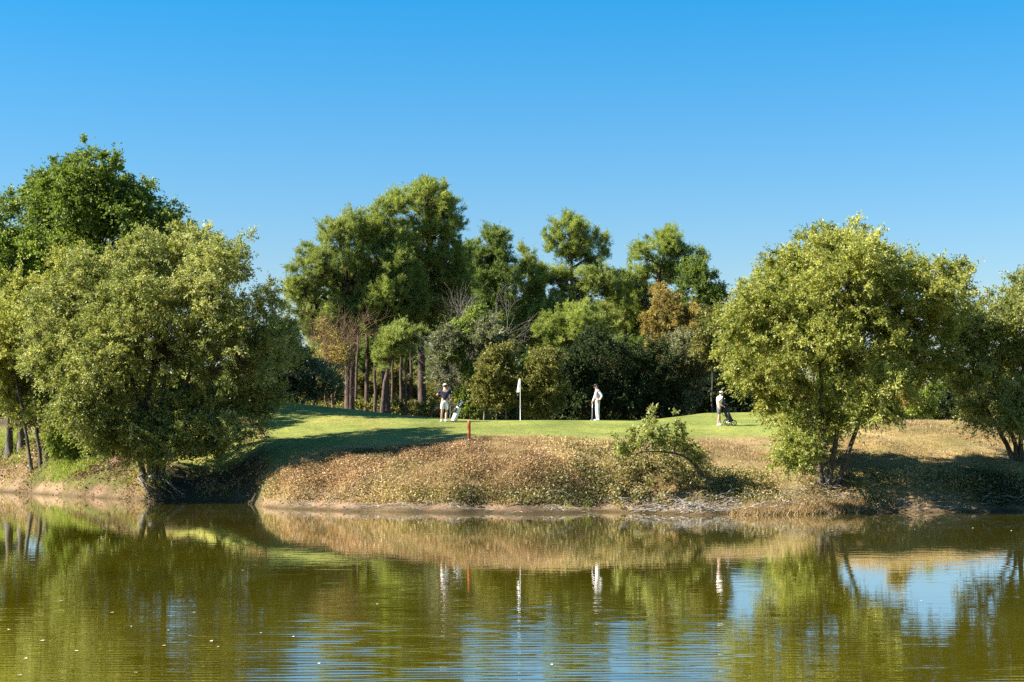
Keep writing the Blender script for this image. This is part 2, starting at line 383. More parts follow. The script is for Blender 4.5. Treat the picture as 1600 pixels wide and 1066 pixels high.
# ------------------------------------------------------------------ foliage
def leaves_from(cc, out, cr, ct, rng, shoots, per, length, width, a=0.7, b=0.8, up=0.25, droop=0.3, leaf_rand=0.8, leaf_droop=0.2, smin=0.4, smax=1.25, wisp=(.06, 1.5)):
    """clump centres -> leaf quads (V, Q, tint)"""
    n = len(cc)
    S = np.repeat(np.arange(n), shoots)
    sd = unit(out[S] * a + rng.normal(0, 1, (len(S), 3)) * b * 0.6 + np.array([0, 0, up]))
    sl = cr[S] * rng.uniform(smin, smax, len(S)) * np.where(rng.random(len(S)) < wisp[0], wisp[1], 1.0)
    Lf = np.repeat(np.arange(len(S)), per); k = len(Lf)
    t = rng.uniform(0.08, 1.0, k)[:, None]
    pos = cc[S][Lf] + sd[Lf] * sl[Lf][:, None] * t + np.array([0, 0, -1.0]) * (t ** 2) * sl[Lf][:, None] * droop + rng.normal(0, 0.03, (k, 3))
    ld = unit(sd[Lf] * 0.6 + rng.normal(0, 1, (k, 3)) * leaf_rand * 0.6 + np.array([0, 0, -leaf_droop]))
    w = unit(np.cross(ld, rng.normal(0, 1, (k, 3))))
    ln = (length * rng.uniform(0.7, 1.25, k))[:, None]; wd = (width * rng.uniform(0.75, 1.2, k))[:, None] * 0.5
    V = np.empty((k, 4, 3)); V[:, 0] = pos; V[:, 1] = pos + ld * ln * 0.45 + w * wd; V[:, 2] = pos + ld * ln; V[:, 3] = pos + ld * ln * 0.45 - w * wd
    tint = np.clip(0.45 + ct[S][Lf] * 0.16 + rng.normal(0, 0.24, k), 0.0, 1.0)
    return V.reshape(-1, 3), np.arange(k * 4).reshape(-1, 4), tint

STYLE = {   # leaf length, width, shoots, leaves per shoot, clump radius, direction weights
 'willow': dict(length=0.118, width=0.052, shoots=9, per=18, wisp=(.05, 1.5), r=0.62, a=0.75, b=0.85, up=0.25, droop=0.25, dens=3.0, k=.48, jit=.2, core=.72, sub=(7, .48)),
 'broad':  dict(length=0.14, width=0.085, shoots=9, per=12, r=0.60, a=0.7, b=0.9, up=0.2, droop=0.15, dens=2.1, k=.58, jit=.26, core=.7, sub=(8, .42)),
 'pine':   dict(length=0.28, width=0.040, shoots=7, per=24, r=0.72, a=0.5, b=0.75, up=0.6, droop=0.0, dens=3.0, leaf_rand=0.8, leaf_droop=-0.1, wisp=(.03, 1.35), jit=.22, k=.50, sub=(12, .36), core=.62),
 'shrub':  dict(length=0.12, width=0.07, shoots=8, per=10, r=0.42, a=0.6, b=0.9, up=0.45, droop=0.1, dens=3.2, k=.6, sub=(5, .5)),
 'twig':   dict(length=0.13, width=0.05, shoots=6, per=4, r=0.5, a=0.6, b=0.9, up=0.3, droop=0.1, dens=2.0, k=.6, sub=(4, .5)),
}

def lobes_world(lobes, D, rng, flat=1.0):
    """(px, py, rx, ry[, depth offset m]) in photo units at distance D -> centres, radii in metres"""
    xs = np.array([l[0] for l in lobes], float); W = (xs.max() - xs.min()) / 2 + 1e-3; mx = (xs.max() + xs.min()) / 2
    Wm = (max(l[0] + l[2] for l in lobes) - min(l[0] - l[2] for l in lobes)) / 2 * D / F
    c, r = [], []
    for l in lobes:
        free = math.sqrt(max(0.05, 1 - (abs(l[0] - mx) / (W * 1.25)) ** 2)) * Wm
        rx = l[2] * 1.06 * D / F; rz = l[3] * 1.06 * D / F; ry = max(rx, rz) * 1.1
        room = max(0.0, free - ry)
        dy = l[4] if len(l) > 4 else rng.uniform(-room, room)
        p = at(l[0], l[1], D); p[1] += dy
        # keep the same direction as seen from the bank when it moves in depth
        c.append(p); r.append((rx, ry, rz))
    return np.array(c), np.array(r)

def make_tree(name, label, cat, D, lobes, stems, style, leaf, bark, group=None, seed=1, dens=1.0, twigs=0.35, rtrunk=0.16, crown_name='crown',
              inner=0.5, extra_lobes=True, base_name='trunk', limb_r=0.35):
    """stems: list of polylines [(px, py), ...] or with depth offset; first point is the base on the ground"""
    rng = np.random.default_rng(seed * 101 + SEED)
    st = STYLE[style]
    c, r = lobes_world(lobes, D, rng)
    # break each lobe into a core and smaller puffs so that the outline is uneven
    sub, shr = st.get('sub', (5, .5))
    c0, r0 = c, r; cs, rs_, par = [], [], []
    for k in range(len(c0)):
        cs.append(c0[k]); rs_.append(r0[k] * st.get('core', .80)); par.append(k)
        uu = unit(rng.normal(0, 1, (sub, 3)))
        for q in range(sub):
            f = shr * rng.uniform(.75, 1.2); cs.append(c0[k] + uu[q] * r0[k] * (1.02 - f)); rs_.append(np.maximum(r0[k] * f, .25)); par.append(k)
    c, r, par = np.array(cs), np.array(rs_), np.array(par)
    base = on_ground(stems[0][0][0], D)
    root = tag(empty(name, base), label, cat, group)
    # crown clumps: in the outer shell of the lobes
    vol = np.array([(a * b * d) ** (2 / 3) for a, b, d in r])
    n_cl = max(12, int(dens * st['dens'] * 4 * math.pi * vol.sum() / (math.pi * st['r'] ** 2) * st['k']))
    li = rng.choice(len(c), n_cl, p=vol / vol.sum())
    u = unit(rng.normal(0, 1, (n_cl, 3))); u[:, 2] = np.where(u[:, 2] < -0.8, -u[:, 2], u[:, 2])
    t = inner + (1.0 - inner) * rng.random(n_cl) ** 0.5
    lump = 1 + 0.14 * np.sin(u[:, 0] * 5 + li) * np.sin(u[:, 2] * 6 + li * 2)
    shrink = np.maximum(0.45, 1 - 0.32 * st['r'] / r.min(1))[li]
    cc = c[li] + u * r[li] * (t * lump * shrink)[:, None] + rng.normal(0, 1, (n_cl, 3)) * st.get('jit', .14)
    cen = np.average(c, axis=0, weights=vol); cen[2] -= 0.25 * (c[:, 2].max() - c[:, 2].min())
    out = unit(unit(cc - c[li]) + 0.5 * unit(cc - cen))
    gzv = ground_z(cc[:, 0], cc[:, 1])
    keep = cc[:, 2] > gzv + 0.15
    cc, out, li = cc[keep], out[keep], li[keep]; sli = li; li = par[li]
    cr = st['r'] * rng.uniform(0.65, 1.25, len(cc)); ct = rng.normal(0, 1, len(cc)) + 0.5 * rng.normal(0, 1, len(c))[sli]
    V, Q, tint = leaves_from(cc, out, cr, ct, rng, st['shoots'], st['per'], st['length'], st['width'], st['a'], st['b'], st['up'], st['droop'], st.get('leaf_rand', 0.8), st.get('leaf_droop', 0.2), wisp=st.get('wisp', (.06, 1.5)))
    cro = np_mesh(crown_name, V - base, Q, M[leaf], tint, root)
    # stems, limbs and branches
    paths = []
    for s in stems:
        p0 = on_ground(s[0][0], D + (s[0][2] if len(s[0]) > 2 else 0)); p0[2] -= 0.15
        pts = [p0] + [at(q[0], q[1], D) + np.array([0, q[2] if len(q) > 2 else 0, 0]) for q in s[1:]]
        P = np.array(pts); tt = np.linspace(0, 1, len(P)); tf = np.linspace(0, 1, 12)
        P = np.stack([np.interp(tf, tt, P[:, i]) for i in range(3)], -1)
        for _ in range(2): P[1:-1] = 0.25 * P[:-2] + 0.5 * P[1:-1] + 0.25 * P[2:]
        P[1:-1] += rng.normal(0, 0.03, (10, 3)) * np.array([1, 1, 0.2])
        paths.append(P)
    tubes = [Tubes() for _ in paths]
    for P, T in zip(paths, tubes):
        rad = rtrunk * np.linspace(1, 0.28, 12); rad[0] *= 1.22; rad[1] *= 1.05
        T.add(P, rad, 8)
    allp = np.concatenate(paths); own = np.repeat(np.arange(len(paths)), 12); fr = np.tile(np.linspace(1, 0.28, 12), len(paths))
    att = []
    c, r = c0, r0
    for k in range(len(c)):
        d = np.linalg.norm(allp - c[k], axis=1) + 3.0 * np.maximum(0, allp[:, 2] - (c[k][2] - 0.35 * r[k][2])) + 0.2 * (1 - fr)
        d[np.tile(np.arange(12), len(paths)) < 2] += 50
        q = int(np.argmin(d)); rr = rtrunk * fr[q] * 0.62
        tgt = c[k] + np.array([0, 0, -0.1 * r[k][2]])
        pts = curve_pts(allp[q], tgt, 0.08 * np.linalg.norm(tgt - allp[q]), 7, rng, 0.05)
        tubes[own[q]].add(pts, np.linspace(rr, rr * 0.45, 7), 6); att.append((own[q], pts, rr))
    sel = np.where(rng.random(len(cc)) < twigs)[0]
    for q in sel:
        o, pts, rr = att[li[q]]
        j = rng.integers(2, 7)
        s0 = pts[j]; e = cc[q] + out[q] * cr[q] * 0.6
        n = 5
        bp = curve_pts(s0, e, rng.uniform(-0.05, 0.12) * np.linalg.norm(e - s0), n, rng, 0.05)
        tubes[o].add(bp, np.linspace(max(0.012, rr * limb_r), 0.006, n), 3)
    for T in tubes: T.build(base_name, M[bark], root, base)
    return root, cro

def bare_twigs(T, p, d, length, rad, depth, rng, spread=0.5, up=0.15, kids=3):
    n = 6; pts = [np.array(p, float)]; dd = np.array(d, float)
    for _ in range(n - 1):
        dd = unit(dd + rng.normal(0, 0.13, 3) + np.array([0, 0, up * 0.2])); pts.append(pts[-1] + dd * length / (n - 1))
    T.add(pts, np.linspace(rad, rad * 0.6, n), 5 if rad > 0.03 else 3)
    if depth <= 0: return
    for q in range(kids):
        j = rng.integers(2, n)
        nd = unit(dd + rng.normal(0, spread, 3) + np.array([0, 0, up]))
        bare_twigs(T, pts[j], nd, length * rng.uniform(0.55, 0.8), rad * 0.58, depth - 1, rng, spread, up, kids)

exec_after = []
# ------------------------------------------------------------------ trees standing round the green
make_tree('willow_tree', 'big olive green willow leaning over the bare bank, left of the shaded cove', 'tree', 68.5,
    [(250,425,82,78),(145,465,90,70),(345,455,85,80),(262,540,165,115),(165,590,85,85),(385,565,75,85),(335,405,48,40),(280,388,40,36),(228,400,58,42),
     (245,655,105,50),(330,645,75,55),(405,620,48,52),(100,545,65,70),(145,650,55,45),(428,530,35,50),(190,688,50,30,-1.2),(285,695,65,34,-1.0),(350,685,45,30,-1.5),(240,690,50,30,-1.6),(415,475,30,36),(75,500,45,50)],
    [[(236,745),(230,690),(215,620),(190,540),(170,470)],[(247,745),(262,680),(290,600),(320,520),(340,450)],[(228,745),(215,700),(235,610),(250,500),(255,420)],[(241,745),(243,690),(255,610),(262,530),(258,440)]],
    'willow', 'willow', 'wbark', seed=1, rtrunk=0.15, dens=1.0)
make_tree('willow_tree', 'round yellow green willow on several stems, right of the golfer with the trolley', 'tree', 61.5,
    [(1322,432,90,78),(1235,455,85,70),(1410,470,85,75),(1190,530,78,72),(1300,545,135,105),(1430,545,68,70),(1180,585,45,48),(1262,640,85,55),(1350,630,58,50),
     (1238,680,42,30),(1300,408,58,52),(1380,412,55,45),(1460,455,45,45),(1155,480,40,45),(1300,690,50,35),(1470,490,38,55),(1445,425,42,40),(1225,705,42,26)],
    [[(1283,772),(1280,720),(1270,660),(1240,580),(1215,480)],[(1296,776),(1300,720),(1312,640),(1320,540),(1322,430)],[(1305,778),(1322,720),(1345,650),(1385,560),(1410,470)],[(1290,774),(1292,730),(1285,650),(1280,560),(1275,470)]],
    'willow', 'sallow', 'wbark', seed=2, rtrunk=0.115, dens=1.1)
make_tree('willow_tree', 'dark green willow with bare lower stems at the right edge of the pond', 'tree', 64.5,
    [(1580,500,70,50),(1660,520,90,80),(1545,555,60,65),(1620,590,85,65),(1510,585,42,45),(1575,620,45,32),(1720,590,70,70),(1640,455,55,38),(1515,520,30,40),(1565,652,45,26),(1625,650,60,36),(1530,635,35,28)],
    [[(1592,712),(1580,670),(1560,620),(1545,560)],[(1597,715),(1596,660),(1600,600),(1590,510)],[(1604,715),(1625,660),(1650,600),(1660,530)],[(1588,712),(1562,670),(1530,620),(1515,585)]],
    'willow', 'willow', 'wbark', seed=3, rtrunk=0.11, dens=0.95)
make_tree('sallow_bush', 'yellowing sallow bush with sunlit leaves at the left end of the bank', 'bush', 75.6,
    [(45,520,60,65),(15,470,50,45),(80,575,45,60),(25,600,55,55),(75,455,50,45),(-40,540,70,80),(115,425,45,38),(60,620,40,36),(30,648,45,26),(88,650,34,28)],
    [[(62,690),(55,640),(45,560),(40,500)],[(70,690),(80,640),(88,580)],[(50,690),(35,640),(20,580)]],
    'willow', 'sallow', 'wbark', seed=4, rtrunk=0.09, dens=0.95)
make_tree('oak_tree', 'tallest dark green oak rising behind the big left willow', 'tree', 82.5,
    [(150,316,78,62),(65,351,75,70),(235,353,62,62),(170,408,125,85),(35,428,75,85),(-40,388,70,80),(110,488,120,80),(105,288,38,26),(185,288,36,28),(272,368,34,44),(15,311,32,24),(205,341,60,48),(95,326,60,50),(150,288,50,30)],
    [[(120,690),(125,600),(130,500),(140,380),(150,290)]],
    'broad', 'oak', 'wbark', seed=5, rtrunk=0.32, dens=1.15, twigs=0.25)
make_tree('broadleaf_tree', 'bright green tree with two dark trunks at the left edge of the photo', 'tree', 78.5,
    [(20,430,58,70),(5,510,70,80),(65,400,38,38),(-60,470,70,90),(15,575,60,45),(75,520,40,60)],
    [[(14,672),(15,620),(12,540),(18,440)],[(33,672),(32,620),(40,540),(60,440)]],
    'broad', 'bright', 'wbark', seed=6, rtrunk=0.19, dens=0.95, twigs=0.25)
make_tree('shrub', 'small light green shrub beside the left willow on the bank top', 'bush', 75,
    [(110,655,30,36),(95,690,28,22),(135,690,32,24),(160,705,25,18)], [[(115,712),(113,690),(110,660)]], 'shrub', 'bright', 'wbark', seed=7, rtrunk=0.03, dens=1.0)
make_tree('shrub', 'grey green shrub in front of the leafless rusty tree', 'bush', 90,
    [(458,570,36,38),(500,600,36,34),(425,600,45,40),(470,600,45,38),(440,530,30,28)], [[(465,640),(463,600),(455,560)],[(490,640),(495,605)]], 'shrub', 'grey', 'wbark', seed=8, rtrunk=0.06, dens=1.1)

# pines beyond the green: label, D, lobes, trunk polyline, leaf
PINES = [
 ('pine on the left flank of the pine clump, the lowest crowned', 100,
  [(500,425,42,42),(528,372,36,34),(478,480,34,38),(545,440,45,50),(525,500,48,28),(545,350,26,18),(465,455,20,24),(490,515,34,20),(530,525,36,16)],
  [[(543,642),(544,580),(541,500),(535,420),(530,370)],[(549,642),(548,585),(556,510),(560,440)]], 'pine_y', .27),
 ('broad yellow green pine in the middle of the tall clump', 101,
  [(608,352,42,38),(588,415,52,50),(622,465,52,42),(575,495,38,30),(630,410,40,45),(620,322,24,20),(575,375,28,28),(600,515,38,20)],
  [[(603,645),(602,580),(600,500),(606,420),(608,352)]], 'pine', .30),
 ('tallest pine with a pale bent trunk behind the golfer in navy', 104,
  [(668,322,44,34),(695,352,32,36),(652,390,50,48),(690,420,48,50),(640,488,52,32),(702,478,36,34),(655,303,26,16),(700,325,20,22),(675,450,40,34),(610,500,40,24),(720,455,26,36),(665,515,40,22)],
  [[(659,650),(660,590),(656,530),(662,480),(668,400),(668,322)]], 'pine', .32),
 ('short bushy pine with a low bright crown between the bare trunks', 97,
  [(620,540,36,22),(600,560,22,16),(645,530,22,18),(618,520,26,16)], [[(597,646),(600,600),(612,560),(620,535)]], 'pine_y', .20),
 ('dark pine between the tallest pine and the open crowned pine', 110,
  [(770,392,36,32),(748,440,40,44),(790,440,32,44),(772,485,46,40),(730,405,24,24),(775,368,20,14),(740,500,36,36)],
  [[(768,652),(770,580),(768,480),(770,392)]], 'pine_d', .26),
 ('slim bright green pine with a pointed tip', 106,
  [(826,405,13,22),(818,452,30,32),(832,495,34,34),(800,510,28,26),(845,440,20,20),(830,530,30,20)], [[(838,655),(836,590),(828,500),(826,400)]], 'pine_y', .18),
 ('open crowned pine whose bare trunk shows against the sky', 104,
  [(890,362,34,22),(862,378,20,20),(913,382,22,20),(890,395,38,16),(936,380,9,12),(945,400,8,7),(868,435,34,22),(935,440,42,24),(900,462,34,26),(962,456,26,26),(880,490,36,20),(925,410,14,9)],
  [[(887,657),(889,600),(892,520),(894,440),(892,362)]], 'pine', .25),
 ('pine with a double rounded top above the rusty brown tree', 107,
  [(1040,382,32,24),(1003,405,23,20),(1064,398,24,22),(1030,432,42,26),(990,442,26,24),(1096,407,13,7),(1000,470,30,26),(1045,362,16,10)],
  [[(1012,655),(1015,590),(1020,500),(1030,430),(1040,380)]], 'pine', .24),
 ('thin dark trunked pine just left of the twin trunks', 102,
  [(575,470,26,26),(565,440,24,22),(585,505,24,18)], [[(572,644),(573,600),(574,540),(575,460)]], 'pine', .20),
 ('thin straight pine right of the twin trunks', 103,
  [(627,480,28,24),(615,450,24,20),(640,500,22,18)], [[(626,647),(626,600),(628,540),(627,470)]], 'pine', .15),
 ('slim pine with a dark trunk close to the pale bent trunk', 108,
  [(645,470,24,24),(640,440,22,20),(650,510,34,20)], [[(641,648),(642,600),(643,540),(645,460)]], 'pine_d', .17),
 ('pine with a reddish lit foot left of the golfer in white trousers', 100,
  [(905,500,50,24),(868,515,36,22),(935,515,34,20),(890,530,34,16)], [[(897,656),(898,620),(900,560),(905,500)]], 'pine', .16),
 ('slender pine with a reddish trunk just right of the thickest left hand trunks', 106,
  [(560,455,26,24),(548,470,22,20)], [[(556,643),(557,600),(559,540),(560,455)]], 'pine', .13),
 ('slender straight pine in front of the twin trunks of the broad pine', 99,
  [(588,470,26,24),(600,455,22,20)], [[(586,645),(586,600),(587,540),(588,470)]], 'pine', .13),
 ('slender pine in the gap between the twin trunks and the pale bent trunk', 105,
  [(614,465,26,24),(606,480,22,20)], [[(613,646),(613,600),(614,540),(614,465)]], 'pine', .12),
 ('thinnest dark trunked pine immediately left of the pale bent trunk', 101,
  [(636,465,24,22),(644,478,20,20)], [[(634,648),(634,600),(635,540),(636,465)]], 'pine_d', .11),
 ('dim pine wedged between the tallest pine and its dark right hand neighbour', 113,
  [(735,450,34,36),(745,490,34,30),(722,415,22,26),(700,500,30,26)], [[(742,652),(742,600),(740,520),(735,440)]], 'pine', .2),
 ('broad low pine closing the gap left of the open crowned pine', 112,
  [(850,475,32,26),(860,505,36,26),(838,490,28,24),(852,525,34,18)], [[(858,655),(858,600),(856,520),(850,450)]], 'pine_y', .2),
 ('broad low pine closing the gap right of the open crowned pine', 112,
  [(978,470,32,22),(985,495,36,26),(960,500,30,26),(1005,510,26,22)], [[(978,655),(978,600),(978,520),(975,450)]], 'pine', .2),
 ('small pine low beside the trunk of the open crowned pine', 109,
  [(945,500,34,26),(965,475,28,22),(925,520,28,22)], [[(955,656),(953,620),(950,560),(945,500)]], 'pine_y', .18),
]
for k, (lab, D, lobes, stems, leaf, rt) in enumerate(PINES):
    make_tree('pine_tree', lab, 'tree', D * 1.45, lobes, stems, 'pine', leaf, 'pbark', 'pines behind the putting green', seed=20 + k, rtrunk=rt * 1.4, twigs=0.5, inner=0.55, dens=0.95)

make_tree('broadleaf_tree', 'dark green broadleaf tree next to the round willow, crown above the bushes', 'tree', 152,
    [(1092,450,40,40),(1105,505,32,45),(1075,430,28,26),(1082,520,36,40),(1120,470,18,30)], [[(1085,655),(1086,600),(1090,500),(1092,450)]], 'broad', 'oak', 'wbark', seed=40, rtrunk=0.3)
make_tree('rusty_tree', 'rusty brown autumn tree in the wood above the third golfer', 'tree', 140,
    [(1040,482,30,28),(1058,528,38,34),(1018,508,22,20),(1066,570,36,34),(1028,455,16,13),(1078,500,20,26),(1030,545,24,20)], [[(1052,655),(1050,600),(1046,540),(1040,480)]], 'shrub', 'rust', 'obark', seed=41, rtrunk=0.16, dens=0.7, twigs=0.7)
make_tree('rusty_tree', 'leafless rusty tree with a few orange brown needles left of the pines', 'tree', 95,
    [(512,545,32,42),(498,580,22,28),(530,560,20,36)], [[(522,642),(518,600),(512,550),(508,520)],[(514,642),(505,600),(498,560)]], 'twig', 'rust', 'obark', seed=42, rtrunk=0.07, dens=1.5, twigs=1.0, limb_r=0.6)
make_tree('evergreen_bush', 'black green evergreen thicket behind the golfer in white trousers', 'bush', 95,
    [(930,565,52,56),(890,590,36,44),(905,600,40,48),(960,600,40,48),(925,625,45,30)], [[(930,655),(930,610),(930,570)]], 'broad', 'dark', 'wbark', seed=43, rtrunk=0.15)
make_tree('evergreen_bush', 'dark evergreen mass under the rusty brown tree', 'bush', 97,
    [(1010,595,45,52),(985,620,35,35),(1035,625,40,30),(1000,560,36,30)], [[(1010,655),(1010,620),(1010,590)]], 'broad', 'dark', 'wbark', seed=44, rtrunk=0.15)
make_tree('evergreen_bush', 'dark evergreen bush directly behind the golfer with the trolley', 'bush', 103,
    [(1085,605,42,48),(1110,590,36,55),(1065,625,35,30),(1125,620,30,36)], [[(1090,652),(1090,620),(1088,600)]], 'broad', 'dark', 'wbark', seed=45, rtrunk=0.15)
make_tree('shrub', 'pale olive bush high against the left side of the round willow', 'bush', 96,
    [(1112,515,26,36),(1120,555,22,30),(1100,545,18,25)], [[(1112,650),(1113,600),(1113,540)]], 'shrub', 'olive', 'wbark', seed=46, rtrunk=0.07)
make_tree('shrub', 'small olive bush glowing in front of the dark thicket', 'bush', 99,
    [(962,575,20,26),(955,605,22,26),(968,630,20,24)], [[(960,655),(960,620),(961,590)]], 'shrub', 'olive', 'wbark', seed=47, rtrunk=0.05)
make_tree('shrub', 'light green bush at the foot of the wood beside the third golfer', 'bush', 98,
    [(1062,625,18,24),(1050,638,14,14)], [[(1062,652),(1062,635)]], 'shrub', 'grey', 'wbark', seed=48, rtrunk=0.04)
make_tree('shrub', 'rounded olive shrub just right of the flagstick', 'bush', 91,
    [(850,575,34,36),(832,605,34,36),(860,610,28,34),(845,635,34,20)], [[(846,655),(846,620),(848,590)],[(838,655),(835,625)]], 'shrub', 'olive', 'wbark', seed=49, rtrunk=0.05)
make_tree('shrub', 'yellow green hanging shrub between the ivy and the flagstick', 'bush', 91,
    [(772,585,36,38),(760,620,28,30),(790,615,28,32),(785,560,26,24)], [[(757,657),(757,630),(765,590)],[(776,657),(776,630),(778,590)],[(790,657),(790,630),(788,600)]], 'shrub', 'olive', 'gbark', seed=50, rtrunk=0.06, dens=0.9)
make_tree('ivy_clad_tree', 'tree wrapped in light green ivy beside the golfer in navy', 'tree', 97,
    [(720,520,18,22),(712,560,13,24),(734,585,12,22),(745,612,14,20),(738,640,18,18),(742,495,14,14),(722,545,12,16),(728,625,10,20)], [[(737,657),(733,620),(724,560),(728,500)]], 'shrub', 'bright', 'gbark', seed=51, rtrunk=0.11, dens=1.2, twigs=.8)

# bare pale trees of the wood edge
def bare_tree(label, px, D, h, seed, bark, lean=(0, 0), group=None, kids=3, sp=0.55):
    rng = np.random.default_rng(seed); b = on_ground(px, D); root = tag(empty('bare_tree', b), label, 'tree', group)
    T = Tubes(); top = b + np.array([lean[0], lean[1], h * 0.55]); P = curve_pts(b - np.array([0, 0, .1]), top, 0, 8, rng, 0.06)
    T.add(P, np.linspace(0.10, 0.05, 8), 7)
    B = Tubes()
    for q in range(13):
        j = rng.integers(2, 8); d = unit(np.array([rng.normal(0, .7), rng.normal(0, .7), rng.uniform(.35, 1.2)]))
        bare_twigs(B, P[j], d, h * rng.uniform(.22, .38), 0.026, 3, rng, sp, 0.12, kids)
    T.build('trunk', M[bark], root, b); B.build('branches', M[bark], root, b)
make_tree('shrub', 'soft grey green leafy shrub half covering the pale tangled twigs', 'bush', 96.5,
    [(700,540,26,34),(765,520,28,28),(690,585,22,30),(750,545,26,26),(790,545,22,24)], [[(704,655),(703,600),(700,540)],[(768,655),(767,600),(765,530)]], 'shrub', 'grey', 'gbark', seed=66, rtrunk=.05, dens=.6, twigs=.9)
bare_tree('leafless tree with pale tangled twigs over the ivy', 752, 98.5, 8.0, 61, 'gbark', (-0.4, 0), kids=5)
bare_tree('bare twiggy tree standing among the rusty branches', 520, 96, 6.0, 63, 'obark', (-.3, 0), kids=5)
make_tree('shrub', 'grey olive bush below the rusty brown tree', 'bush', 98, [(1068,555,38,36),(1050,580,30,30),(1090,580,26,28),(1072,610,30,30)], [[(1070,655),(1070,600),(1068,560)]], 'shrub', 'grey', 'gbark', seed=64, rtrunk=.07)

# shrubs seen below the crown of the round willow, on the far side of the dry mound
make_tree('shrub', 'brown dry shrub on the skyline of the straw coloured mound', 'bush', 88, [(1412,622,20,26),(1400,600,14,16)], [[(1412,655),(1412,630)]], 'shrub', 'rust', 'obark', seed=70, rtrunk=0.03, dens=.8)
make_tree('shrub', 'yellow green shrub on the skyline of the straw coloured mound', 'bush', 90, [(1445,632,24,20),(1430,640,18,14)], [[(1445,655),(1445,640)]], 'shrub', 'bright', 'wbark', seed=71, rtrunk=0.03)
make_tree('shrub', 'dark shrub half hidden by the right edge willow', 'bush', 92, [(1480,632,26,22),(1510,640,26,20)], [[(1490,660),(1490,640)]], 'shrub', 'dark', 'wbark', seed=72, rtrunk=0.03)
make_tree('shrub', 'low thorny shrub on the far right skyline of the dry mound', 'bush', 94, [(1545,645,30,18),(1580,650,25,16)], [[(1550,668),(1550,650)]], 'shrub', 'olive', 'wbark', seed=73, rtrunk=0.03)

# ---- the wood further back: copies of a few trees
def copy_tree(root, loc, rz, sc, label, group):
    r = root.copy(); link(r); r.location = loc; r.rotation_euler = (0, 0, rz); r.scale = (sc, sc, sc * 1.0)
    r['label'] = label; r['group'] = group; r['category'] = 'tree'
    for ch in list(root.children):
        c = ch.copy(); link(c); c.parent = r
    return r
rngc = np.random.default_rng(5)
far_pine, _ = make_tree('pine_tree', 'deep green pine deep inside the wood behind the front row of pines', 'tree', 185,
    [(560,500,48,40),(590,450,42,38),(540,470,36,34),(570,540,50,28)], [[(565,640),(566,560),(575,460)]], 'pine', 'pine', 'pbark', 'trees deep inside the wood', seed=80, rtrunk=.3, dens=.8)
far_leaf, _ = make_tree('broadleaf_tree', 'dim green broadleaf tree standing far back behind the green', 'tree', 180,
    [(700,560,55,50),(680,600,50,40),(725,600,45,40),(700,520,40,36)], [[(700,645),(700,600),(700,530)]], 'broad', 'oak', 'wbark', 'trees deep inside the wood', seed=81, rtrunk=.3, dens=.9)
far_bush, _ = make_tree('undergrowth_bush', 'yellow green undergrowth bush behind the pine trunks', 'bush', 158,
    [(600,610,40,28),(575,625,32,22),(628,622,32,24),(605,590,26,20)], [[(600,645),(600,620)]], 'shrub', 'olive', 'wbark', 'undergrowth behind the pine trunks', seed=82, rtrunk=.04, dens=.9)
for px, D, sc in [(520,132,.8),(640,134,.95),(745,130,1.0),(830,132,.72),(905,136,.7),(985,130,.8),(1075,133,.85),(1180,135,.8),(1270,132,.8)]:
    copy_tree(far_pine, on_ground(px, D * 1.45), rngc.uniform(0, 6.28), sc, 'deep green pine deep inside the wood behind the front row of pines', 'trees deep inside the wood')
for px, D, sc in [(560,124,.75),(620,127,.8),(790,122,.9),(860,120,.8),(920,118,.85),(990,120,.8),(1050,119,.9),(1130,118,.9),(1215,124,.85),(1310,128,.8),(1400,132,.72),(1480,128,.65),(1560,130,.7),(1650,128,.8),(380,126,.6),(280,124,.7),(190,122,.8),(90,120,.7),(-20,118,.9)]:
    copy_tree(far_leaf, on_ground(px, D * 1.45), rngc.uniform(0, 6.28), sc, 'dim green broadleaf tree standing far back behind the green', 'trees deep inside the wood')
for px, D, sc in [(500,112,.8),(548,113,.85),(645,114,.9),(690,112,.85),(735,113,.9),(800,113,1.0),(870,112,.8),(1385,112,.7),(1450,115,.7),(1530,112,.7)]:
    lab, grp = ('yellow green undergrowth bush behind the pine trunks', 'undergrowth behind the pine trunks') if px < 780 else ('low olive bush in the shade of the wood right of the flagstick', 'low bushes far behind the right half of the green')
    b = copy_tree(far_bush, on_ground(px, D * 1.4), rngc.uniform(0, 6.28), sc, lab, grp); b['category'] = 'bush'

# ---- dense mass of the far wood and of the undergrowth, one could not count its bushes
def thicket(name, label, n, u_rng, d_rng, h_fn, leaf, seed, r=.55, per=8, shoots=6, length=.2, width=.12):
    rng = np.random.default_rng(seed); U = rng.uniform(*u_rng, n); D = rng.uniform(*d_rng, n); X = (U - 800) / F * D
    H = h_fn(U, D) * (.75 + .5 * (.5 + .5 * np.sin(U * .045 + seed) * np.sin(U * .017 + D * .2))); Z = ground_z(X, D) + H * rng.random(n)
    cc = np.stack([X, D, Z], -1); out = unit(rng.normal(0, 1, (n, 3)) + np.array([0, -.6, .5]))
    V, Q, tint = leaves_from(cc, out, r * rng.uniform(.7, 1.3, n), rng.normal(0, 1, n), rng, shoots, per, length, width)
    return tag(np_mesh(name, V, Q, M[leaf], tint), label, 'woodland', kind='stuff')
thicket('far_woodland', 'far edge of the wood closing the view between the trunks', 5200, (-500, 2100), (206, 216), lambda U, D: np.where((U > 300) & (U < 1200), 8.5, 6.0) + 0 * D, 'oak', 401, r=1.25, length=.48, width=.28)
thicket('undergrowth', 'low undergrowth on the floor of the wood beyond the green', 3400, (440, 900), (146, 172), lambda U, D: 1.9 + 0 * U, 'olive', 402, r=.7, length=.26, width=.15)
